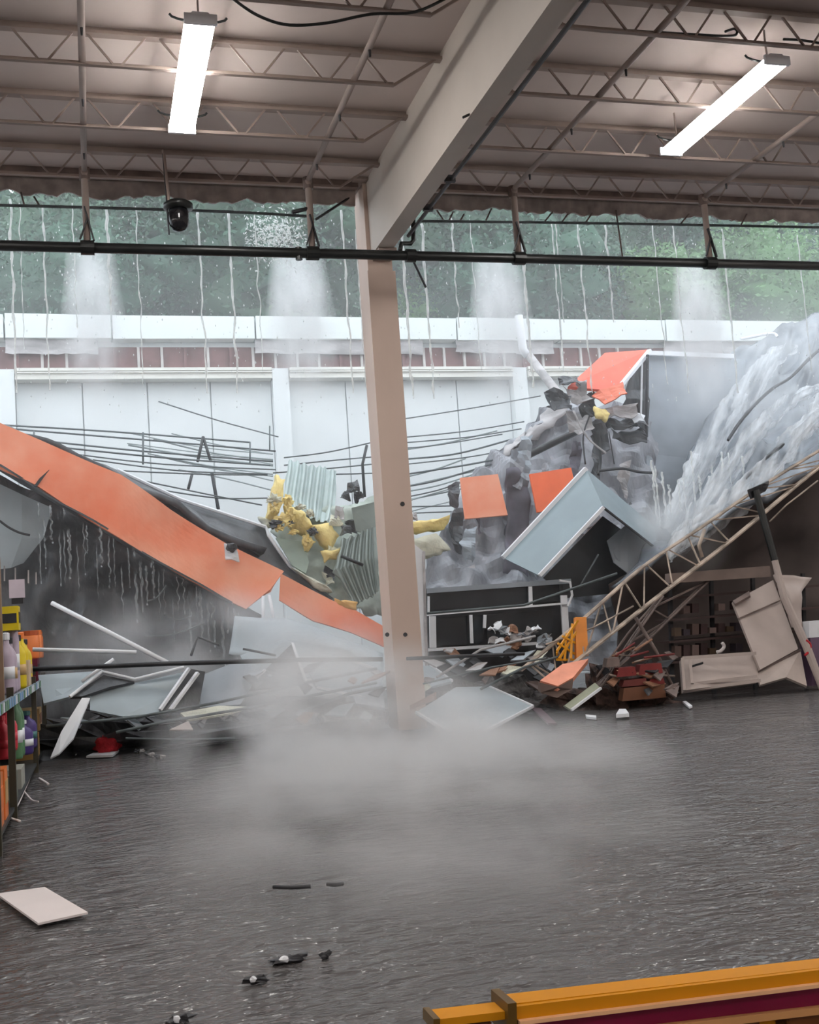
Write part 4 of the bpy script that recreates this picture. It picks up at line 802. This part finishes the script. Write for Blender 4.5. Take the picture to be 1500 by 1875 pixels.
panel('tent_panel', 'pale grey panel rising behind the tent shaped panel', [(440,1200,17.4),(520,1170,17.5),(640,1190,17.4),(690,1235,17.2),(560,1240,17.0),(460,1240,17)], .03, m_gsheet2)
crumple('grey_drape', 'pale wet sheet draped under the low end of the orange band', [[(430,1130,18.3),(520,1128,18.2),(600,1160,18.1),(700,1200,18)],[(420,1190,17.8),(520,1200,17.7),(600,1215,17.7),(700,1240,17.6)]], .03, m_gsheet2, sub=8, amp=.1, seed=12)
for i in range(9):
    px = 590+rnd.uniform(0,120); py = 1290+rnd.uniform(0,34)
    float_scrap(['ochre crumb of board floating in the mist beside the column','ochre crumb of board floating in the mist beside the column'][0], [(px-12,py),(px+4,py-5),(px+14,py+2),(px,py+6)], [mat('ochre crumb', sr(206,176,130), .8), m_wood, m_peach][i%3], .05)['group'] = 'ochre crumbs by the column'

# --- broken frames and tubes on the other side
for i, q_ in enumerate([([(95,1104,17.2),(200,1158,16.8),(306,1213,16.4)],.034,m_white,'long white tube slanting down into the rubble'),([(60,1189,16.6),(250,1194,16.5)],.03,m_white,'white tube lying level beside the shelf goods'),([(40,1226,16.0),(310,1215,15.9),(560,1208,15.9),(700,1207,15.9)],.034,m_dark,'long dark pipe lying level across the rubble to the column'),([(745,1206,16),(880,1200,16.1),(960,1197,16.2)],.028,m_dark,'dark pipe continuing past the column'),([(84,1330,15.6),(250,1313,15.6),(400,1286,15.8),(560,1250,16),(690,1224,16.2)],.02,m_cable,'long grey rod rising from the shelf foot toward the column'),([(213,1341,15.4),(300,1322,15.5),(457,1296,15.7),(690,1250,16)],.02,m_cable,'second grey rod lying low across the dark rubble'),([(560,1300,15.4),(640,1270,15.6),(700,1258,15.8)],.022,m_cable,'short grey rod leaning at the column base'),([(230,1352,15.3),(330,1354,15.3),(430,1352,15.3)],.014,m_cable,'thin rod floating flat before the rubble'),([(350,1200,16.8),(362,1166,17),(402,1182,17)],.02,m_dark,'bent dark bar poking out of the grey rubble'),([(445,1188,17),(505,1200,17)],.018,m_dark,'faint dark bar beside the tent shaped panel')]):
    rods('rubble_tube' if i < 2 else 'loose_rod', q_[3], PL(q_[0]), q_[1], q_[2], 'tube' if i < 2 else 'rod')
panel('grey_slab', 'big pale grey panel lying inside the broken frame', [(165,1262,16.2),(250,1250,16.25),(338,1230,16.3),(318,1268,16.1),(288,1306,15.85),(225,1312,15.8),(165,1300,15.9)], .04, m_gsheet2)
panel('grey_slab', 'pale grey panel tilted behind the end of the shelf', [(70,1236,16.6),(190,1228,16.7),(150,1256,16.4),(126,1276,16.2),(80,1288,16.2)], .04, m_gsheet2)
panel('grey_slab', 'dull grey panel standing behind the broken door leaf', [(370,1236,16.5),(450,1205,16.8),(470,1240,16.6),(440,1290,16.2),(366,1296,16.1)], .04, m_gsheet)
rq = random.Random(17)
def shards(n, xr, yr, Yr_, label, group, mats):
    for i in range(n):
        px, py = rq.uniform(*xr), rq.uniform(*yr); w_ = rq.uniform(14,58); h_ = rq.uniform(4,18); sl = rq.uniform(-.5,.4); Yq = Yr_-(py-yr[0])/(yr[1]-yr[0]+.01)*.9+rq.uniform(-.1,.1)
        pts = [(px,py,Yq),(px+w_*rq.uniform(.3,.6),py-h_*rq.uniform(.3,1)+w_*sl*.4,Yq+.1),(px+w_,py+w_*sl,Yq+.15),(px+w_*rq.uniform(.4,.8),py+h_+w_*sl*.6,Yq-.05)]
        obj('wreck_shard', MB().slab(PL(pts), .025), mats[i%len(mats)], label=label, cat='shard', group=group)
shards(30, (90,430), (1256,1326), 16.9, 'broken shard in the flooded wreckage beside the shelf end', 'shards beside the shelf end', [m_darkgrey,m_dark,m_gsheet2,m_dark,m_wallgrey,m_darkgrey])
shards(22, (440,690), (1225,1318), 16.6, 'broken shard in the flooded wreckage before the column', 'shards before the column', [m_gsheet,m_dark,m_gsheet2,m_darkgrey,m_wallgrey,m_wood])
shards(26, (760,1010), (1188,1268), 17.2, 'broken shard in the wreckage below the display cooler', 'shards below the cooler', [m_dark,m_gsheet,m_joistdark,m_wallgrey,m_darkgrey,m_wood,m_foamw])
shards(16, (1080,1225), (1170,1270), 16.5, 'broken shard tangled under the fallen joists', 'shards under the fallen joists', [m_dark,m_joistdark,m_wood,m_darkgrey])
rods('bent_moulding', 'white bent frame edge around the sagging grey panel', PL([(128,1276,16),(187,1230,16.3),(247,1244,16.2),(337,1222,16.2)]), .024, m_white, 'moulding', sm=False)
panel('dark_wedge', 'dark wedge of torn sheet inside the bent frame', [(128,1276,16.05),(190,1236,16.3),(246,1248,16.2),(200,1258,16.1),(150,1275,16)], .04, m_darkgrey, cat='sheet')
rods('bent_moulding', 'short white frame strip above the bent frame', [P(208,1207,16.3),P(150,1248,16.2)], .024, m_white, 'moulding')
t = thing('door_leaf', 'broken door leaf with two bright white edges standing in the rubble', 'door', P(320,1300,15.9))
obj('leaf', MB().slab(PL([(347,1224,16.2),(376,1230,16.2),(364,1294,15.9),(306,1300,15.8),(293,1300,15.8)]), .05), m_darkgrey, t)
obj('edge', MB().beam(P(346,1224,16.1),P(293,1300,15.75),.045,.04), m_white, t); obj('edge', MB().beam(P(362,1232,16.1),P(312,1300,15.75),.055,.04), m_white, t)
panel('white_strip', 'wide white metal strip standing at the end of the shelf', [(150,1278,15.7),(165,1278,15.7),(134,1352,15.3),(108,1380,15.2),(92,1388,15.2),(112,1340,15.4)], .03, m_white)
for i, (c0, sz, lab) in enumerate([((150,1308),(1.2,.5,.3),'dark wet heap behind the white metal strip'),((90,1300),(.7,.5,.4),'dark wet heap right beside the shelf end'),((260,1325),(1.8,.6,.25),'low dark heap under the broken door leaf'),((400,1320),(1.3,.5,.28),'dark heap fading into the mist'),((350,1345),(1.6,.5,.12),'flat black slick of rubble before the door leaf'),((600,1318),(1.0,.5,.2),'dim rubble heap at the foot of the column')]):
    obj('rubble_heap', MB().lump(PZ(c0[0],c0[1]+18,.02), sz, i+2, .55, 18, 10, 2.6), m_darkgrey, label=lab, cat='rubble')
panel('pale_offcut', 'pale triangular offcut beside the broken door leaf', [(310,1336,15.4),(345,1320,15.5),(354,1336,15.4)], .03, m_panel, cat='offcut')
panel('pale_sheet', 'pale flat sheet floating half hidden by the mist', [(330,1305,15.8),(400,1292,16),(456,1294,16),(420,1306,15.8),(345,1318,15.6)], .03, m_foamw, cat='sheet')
obj('red_bag', MB().lump(PZ(196,1366,.12), (.36,.28,.26), 3, .35, 14, 9, 2), m_redcloth, smooth=True, label='crumpled red bag floating at the rubble edge', cat='bag')
float_scrap('long white paper strip floating before the red bag', [(158,1384),(176,1376),(220,1372),(206,1382)], m_white)
float_scrap('small white scrap floating beside the metal strip', [(130,1376),(142,1373),(150,1378),(138,1381)], m_white)
for i in range(9):
    px = 222+i*9.5; py = 1366+i*2.6+rnd.uniform(-3,3)
    obj('debris_bit', MB().lump(PZ(px,py,.03), (.09,.07,.06), i, .5, 8, 5, 2), m_darkgrey if i % 2 else m_wallgrey, label='small bit of debris trailing off from the red bag', cat='debris', group='debris trail by the red bag')

# ================================================================== things on the water
t = thing('floating_board', 'square white board floating on the water near the shelf', 'board', PZ(80,1655,.02))
obj('sheet', MB().slab([PZ(-6,1636,.04),PZ(82,1624,.045),PZ(161,1670,.04),PZ(70,1690,.035)], .012, V(0,0,-1)), m_paper, t)
for i, (px, py, w_, lab) in enumerate([(535,1623,34,'longer dark stick floating in the open water'),(614,1618,14,'short dark stick floating in the open water')]):
    rods('floating_stick', lab, [PZ(px-w_,py+1,.03),PZ(px,py+2,.035),PZ(px+w_,py,.03)], .012, m_dark, 'stick')
for i, (px, py, sx, lab) in enumerate([(527,1756,.16,'wet dark leaf clump with a painted shine on top floating near the viewer'),(470,1793,.1,'small dark clump with a painted white glint floating nearest the frame'),(330,1866,.1,'dark clump with a painted shiny speck at the lower frame edge'),(595,1750,.05,'tiny dark speck beside the wet leaf clump')]):
    t = thing('floating_clump', lab, 'clump', PZ(px,py,0)); obj('body', MB().lump(PZ(px,py,.01), (sx,sx*.5,.03), i+5, .7, 14, 6, 3.4), m_dark, t)
    if i < 3: obj('glint', MB().lump(PZ(px-6,py,.03), (sx*.3,sx*.2,.03), i, .3, 6, 4), m_white, t)  # white lumps stand in for the shine on the wet clumps

# ================================================================== shelf of goods
SX = -.74
def SY(px):   # depth at which the shelf front plane shows at pixel column px
    return PX(px, 1250, SX).y
t = thing('store_shelf', 'dark metal store shelf full of goods running into depth', 'shelf', (SX-.3, 11, -.25))
ysh = [SY(-8), SY(22), SY(64), SY(82)]; YE = SY(84)
m_shelfm = mat('dark shelf metal', (.035,.04,.04), .5, var=.3)
for y_ in ysh: obj('upright', MB().bb((SX-.05,y_-.04,-.25),(SX+.01,y_+.04,1.2)), mat('olive upright', sr(70,64,50), .5), t)
for z_ in (.12,1.1): obj('shelf_board', MB().bb((SX-.6,7.5,z_-.03),(SX-.01,YE,z_)), m_shelfm, t)
obj('back_panel', MB().bb((SX-.64,7.5,-.25),(SX-.6,YE,2.1)), m_shelfm, t)
obj('post', MB().bb((SX-.08,SY(12)-.03,1.1),(SX-.02,SY(12)+.03,2.35)), mat('tan post', sr(150,128,104), .6), t)
obj('price_strip', MB().bb((SX-.01,7.5,1.03),(SX+.015,YE,1.12)), mat('blue grey price strip', sr(120,140,158), .4), t)
rnd = random.Random(8); y_ = 9.0
while y_ < YE-.2:
    obj('price_tag', MB().bb((SX+.015,y_,1.035),(SX+.022,y_+.12,1.115)), [m_white, mat('blue tag', sr(130,170,210), .4), mat('green tag', sr(110,150,120), .4)][rnd.randrange(3)], t); y_ += rnd.uniform(.2,.42)
tg = thing('price_sign', 'square white price sign standing above the shelf goods', 'sign', V(SX-.1,SY(32),2.0))
a, b = P(16,1062,SY(34)), P(46,1094,SY(34)); obj('card', MB().bb((a.x,a.y-.01,b.z),(b.x,a.y+.01,a.z)), mat('lilac white card', sr(226,214,226), .5), tg)
obj('clip', MB().bb((a.x+.02,a.y,b.z-.06),(b.x-.02,a.y+.02,b.z)), m_dark, tg)
for i, px in enumerate((8,28,52,66)): obj('peg', MB().tube([P(px,1036+i*4,SY(34)),P(px,1064+i*2,SY(34))], .008, 6), m_wallgrey, tg)
def bottle(px, z0, h, r, m, capm, label, dx=0, group='bottles on the store shelf'):
    y_ = min(PX(px,1200,SX-.1).y, YE-.12); b_ = V(SX-.12+dx, y_, z0); t_ = thing('bottle', label, 'bottle', b_, group)
    obj('body', MB().lathe(b_, [(r*.9,0),(r,.03),(r,h*.62),(r*.85,h*.72),(r*.4,h*.82),(r*.36,h*.9)], 14), m, t_, smooth=True)
    obj('cap', MB().lathe(b_+V(0,0,h*.89), [(r*.45,0),(r*.45,h*.11),(r*.3,h*.12)], 10), capm, t_)
    obj('print_band', MB().lathe(b_+V(0,0,h*.25), [(r*1.015,0),(r*1.015,h*.2)], 14), capm if capm != m_dark else cT, t_, smooth=True)
def jar(px, z0, h, r, m, lm, label, group='jars on the store shelf'):
    b_ = V(SX-.16, min(PX(px,1180,SX-.12).y, YE-.16-.0*px), z0); t_ = thing('jar', label, 'jar', b_, group)
    obj('body', MB().lathe(b_, [(r*.95,0),(r,.02),(r,h*.8),(r*.9,h*.84)], 14), m, t_, smooth=True); obj('lid', MB().lathe(b_+V(0,0,h*.84), [(r*.94,0),(r*.94,h*.16)], 14), lm, t_)
def pack(px, z0, h, w, d, m, label, stripe=None, group='packs on the store shelf'):
    y_ = SY(px); b_ = V(SX-.03-d/2, y_, z0); t_ = thing('pack', label, 'pack', b_, group)
    obj('box', MB().box(b_+V(0,0,h/2), (d,w,h)), m, t_)
    if stripe: obj('print_panel', MB().bb((SX-.03,y_-w*.38,z0+h*.3),(SX-.024,y_+w*.38,z0+h*.75)).bb((SX-.03-d*.9,y_-w/2-.005,z0+h*.3),(SX-.03-d*.1,y_-w/2,z0+h*.7)), stripe, t_)
cR, cM, cY, cO, cL, cG, cP, cT = [mat(n, sr(*c_), .4) for n, c_ in (('goods red',(214,54,70)),('goods magenta',(170,40,90)),('goods yellow',(236,208,30)),('goods orange',(240,130,60)),('goods lilac',(196,180,196)),('goods green',(96,140,100)),('goods violet',(70,50,120)),('goods tan',(206,170,116)))]
Z1, Z0 = 1.1, .12
pack(1,Z1,.42,.3,.3,cR,'tall red pack at the frame edge of the upper shelf',cM); pack(1,Z1+.42,.4,.3,.3,cM,'magenta pack stacked on the tall red pack',cR); pack(1,Z1+.82,.3,.3,.3,mat('goods olive',sr(130,110,50),.5),'olive pack on top of the magenta pack',cY)
bottle(16,Z1,.62,.075,cL,m_white,'tall lilac bottle on the upper shelf'); bottle(22,Z1,.58,.07,cL,m_dark,'lilac bottle with a dark cap beside the yellow bottles'); bottle(27,Z1,.9,.07,cL,m_white,'tallest pale bottle beneath the white price sign')
for i, px in enumerate((36,42,48)): bottle(px,Z1,[.62,.66,.58][i],.09,cY,[m_dark,cO,m_dark][i],['yellow bottle nearest the lilac bottles','middle yellow bottle with an orange cap','yellow bottle nearest the orange jars'][i])
pack(45,Z1+.66,.26,.3,.2,cY,'yellow pack stacked over the yellow bottles',m_dark)
for i, px in enumerate((58,64,69,73)): jar(px,Z1+.32,[.4,.42,.4,.38][i],.15,cO,[mat('goods rust',sr(196,90,40),.4),cO,mat('goods rust',sr(196,90,40),.4),m_peach][i],['orange jar nearest the yellow bottles','second orange jar on the upper shelf','third orange jar on the upper shelf','orange jar at the very end of the upper shelf'][i])
pack(60,Z1,.32,.55,.3,mat('goods cream',sr(214,190,160),.5),'cream carton under the orange jars',None); pack(76,Z1,.32,.7,.3,mat('goods maroon',sr(110,20,50),.5),'maroon carton at the end of the upper shelf',m_dark)
for i, px in enumerate((2,9,15)): bottle(px,Z0+.42,.4,.085,cR,cR,['red bottle nearest the frame edge on the lower shelf','middle red bottle on the lower shelf','red bottle beside the olive upright'][i])
pack(3,Z0,.42,.4,.3,mat('goods amber',sr(226,130,70),.5),'orange box under the red bottles',cO); pack(12,Z0,.42,.35,.3,cO,'second orange box under the red bottles',cT)
for i, px in enumerate((27,31)): bottle(px,Z0+.25,.68,.075,cG,m_white,['green bottle nearest the upright on the lower shelf','second green bottle on the lower shelf'][i])
pack(29,Z0,.25,.5,.3,mat('goods grey green',sr(110,120,110),.5),'grey green carton under the green bottles',None)
bottle(38,Z0+.2,.4,.13,cP,m_white,'violet bottle on the lower shelf'); bottle(46,Z0+.2,.46,.13,cP,mat('goods teal',sr(60,110,110),.4),'violet bottle with a teal cap on the lower shelf'); pack(42,Z0,.2,.6,.3,mat('goods pale',sr(170,170,160),.5),'pale carton under the violet bottles',None)
pack(68,Z0+.3,.34,.6,.3,cT,'tan carton with dark print at the shelf end',m_wood); pack(76,Z0+.3,.3,.7,.3,cT,'second tan carton at the shelf end',m_wood); pack(70,Z0,.3,.8,.3,mat('goods sand',sr(190,150,90),.5),'sand coloured carton under the tan cartons',cT); pack(79,Z0,.3,.5,.3,cT,'last sand carton by the water',None)
for i, q_ in enumerate([[(10,1494),(22,1500),(36,1504)],[(54,1425),(44,1448),(34,1470),(26,1482)],[(45,1450),(58,1465),(70,1468)],[(72,1426),(82,1432),(88,1436)]]):
    rods('paper_strip', ['white paper strip washed up at the shelf foot nearest the frame edge','long white strip curling out of the lower shelf','small forked white strip in the water by the shelf','white strip floating at the far shelf foot'][i], crv([PZ(a,b,.06) for a, b in q_]), [.014,.012,.01,.016][i], m_paper, 'strip')

# ================================================================== amber rail close to the viewer
t = thing('amber_rail', 'amber counter rail with a maroon stripe close to the viewer', 'rail', P(1200,1860,1.75))
Yr = 1.78
def rp(px, py, dy=0): return P(px, py, Yr+dy)
obj('top_bar', MB().slab([rp(938,1838),rp(1560,1765),rp(1560,1769),rp(938,1842)], .05, V(0,1,0)), m_amber, t)
obj('face_bar', MB().slab([rp(946,1843,-.01),rp(1560,1769,-.01),rp(1560,1800,-.01),rp(946,1868,-.01)], .05, V(0,1,0)), m_amber, t)
obj('bright_lip', MB().beam(rp(950,1872,-.015),rp(1560,1796,-.015),.012,.006), mat('pale lip', sr(240,186,140), .4), t)
obj('maroon_stripe', MB().slab([rp(950,1874,.0),rp(1560,1800,.0),rp(1560,1844,.0),rp(1180,1890,.0),rp(950,1918,.0)], .03, V(0,1,0)), m_maroon, t)
obj('lower_lip', MB().beam(rp(950,1914,-.006),rp(1560,1842,-.006),.012,.012), mat('tan lip', sr(206,150,96), .35), t)
obj('lower_bar', MB().slab([rp(950,1918,-.0),rp(1560,1846,-.0),rp(1560,1900,.0),rp(950,1960,.0)], .03, V(0,1,0)), mat('brown lower bar', sr(120,66,16), .4), t)
obj('end_cap', MB().slab([rp(930,1838,-.015),rp(946,1836,-.015),rp(948,1900,-.015),rp(932,1900,-.015)], .08, V(0,1,0)), mat('brass end cap', sr(96,70,20), .4), t)
obj('end_arm', MB().slab([rp(806,1866),rp(932,1851),rp(932,1866),rp(806,1880)], .05, V(0,1,0)), m_amber, t)
obj('arm_tip', MB().slab([rp(794,1866,-.01),rp(806,1865,-.01),rp(806,1886,-.01),rp(794,1888,-.01)], .06, V(0,1,0)), mat('brass end cap', sr(96,70,20), .4), t)
obj('arm_stay', MB().slab([rp(800,1882,.01),rp(900,1872,.01),rp(900,1900,.01),rp(800,1900,.01)], .03, V(0,1,0)), mat('brown lower bar', sr(120,66,16), .4), t)
obj('leg', MB().beam(rp(1400,1850,.03),V(rp(1400,1850).x,Yr+.03,-.25),.06,.06), m_amber, t); obj('leg', MB().beam(rp(960,1870,.03),V(rp(960,1870).x,Yr+.03,-.25),.06,.06), m_amber, t)

# ================================================================== mist and haze
def cloud(name, label, c_, r_, m, cat='mist', seed=0):
    mb = MB(); n, k = 28, 16
    vs = []
    for j in range(k+1):
        th = math.pi*j/k
        for i in range(n):
            ph = 2*math.pi*i/n; vs.append(Vector(c_)+V(math.sin(th)*math.cos(ph)*r_[0], math.sin(th)*math.sin(ph)*r_[1], math.cos(th)*r_[2]))
    mb.add(vs, [[j*n+i,(j+1)*n+i,(j+1)*n+(i+1)%n,j*n+(i+1)%n] for j in range(k) for i in range(n)])
    return obj(name, mb, m, label=label, cat=cat, kind='stuff')
ball = (.5,.5,.5,2,2,2)
cloud('mist_cloud', 'white mist cloud boiling on the water at the column base', (2.4,12.1,.25), (2.05,3.9,1.4), vol_mat('dense mist', 2.3, .75, (1,.6,1.3), .40, .64, fall=ball, off=(3,1,0)))
cloud('mist_cloud', 'thin mist drifting over the open water toward the viewer', (2.2,8.6,.05), (2.3,4.0,.7), vol_mat('thin mist', 1.2, .8, (1,.7,1.4), .40, .66, fall=ball, off=(9,4,2)))
cloud('mist_cloud', 'wisp of mist trailing away from the column toward the aisle', (4.2,11.4,.0), (1.8,3.4,.65), vol_mat('mist wisp', .9, .9, (1,.7,1.4), .40, .66, fall=ball, off=(1,9,2)))
cloud('mist_cloud', 'spray mist at the foot of the sloping wet roof', tuple(P(1235,985,18.2)), (1.3,1.1,1.0), vol_mat('roof spray', 2.0, 1.1, (1,1,1), .34, .66, fall=ball, off=(2,7,0)))
cloud('mist_cloud', 'spray mist hanging under the low end of the orange band', tuple(P(400,1190,17.3)), (3.2,1.1,1.1), vol_mat('band spray', 1.3, .9, (1,1,1), .36, .66, fall=ball, off=(5,7,0)))
cloud('mist_cloud', 'spray drifting over the sloping roof and grey panel', tuple(P(1380,720,20.5)), (2.9,1.7,2.4), vol_mat('slope spray', .45, .7, (1,1,1), .34, .66, fall=ball, off=(1,3,5)))
obj('spray_haze', MB().bb((-8,17.0,.05),(25,26.4,9.6)), vol_mat('bay haze', .018, 0), label='thin bright haze of spray filling the open bay', cat='haze', kind='stuff')
obj('rain_haze', MB().bb((-14,27.6,0),(30,33,14)), vol_mat('rain haze', .014, 0), label='grey veil of rain between the parapet and the trees', cat='haze', kind='stuff')

# each of the countable streams, threads and bars says which one it is
ORD = 'first second third fourth fifth sixth seventh eighth ninth tenth eleventh twelfth thirteenth fourteenth fifteenth sixteenth seventeenth eighteenth nineteenth twentieth twenty-first twenty-second twenty-third twenty-fourth'.split()
for gname in ('thin streams falling from the torn roof edge', 'broken bars on the roof edge', 'threads of water at the sloping roof'):
    mem = sorted([o for o in COL.objects if o.get('group') == gname], key=lambda o: o.location.x/o.location.y)
    for k, o in enumerate(mem): o['label'] = o['label'].replace('thin white stream of water falling', 'thin white stream falling')+f', {ORD[k]} from the shelf side'
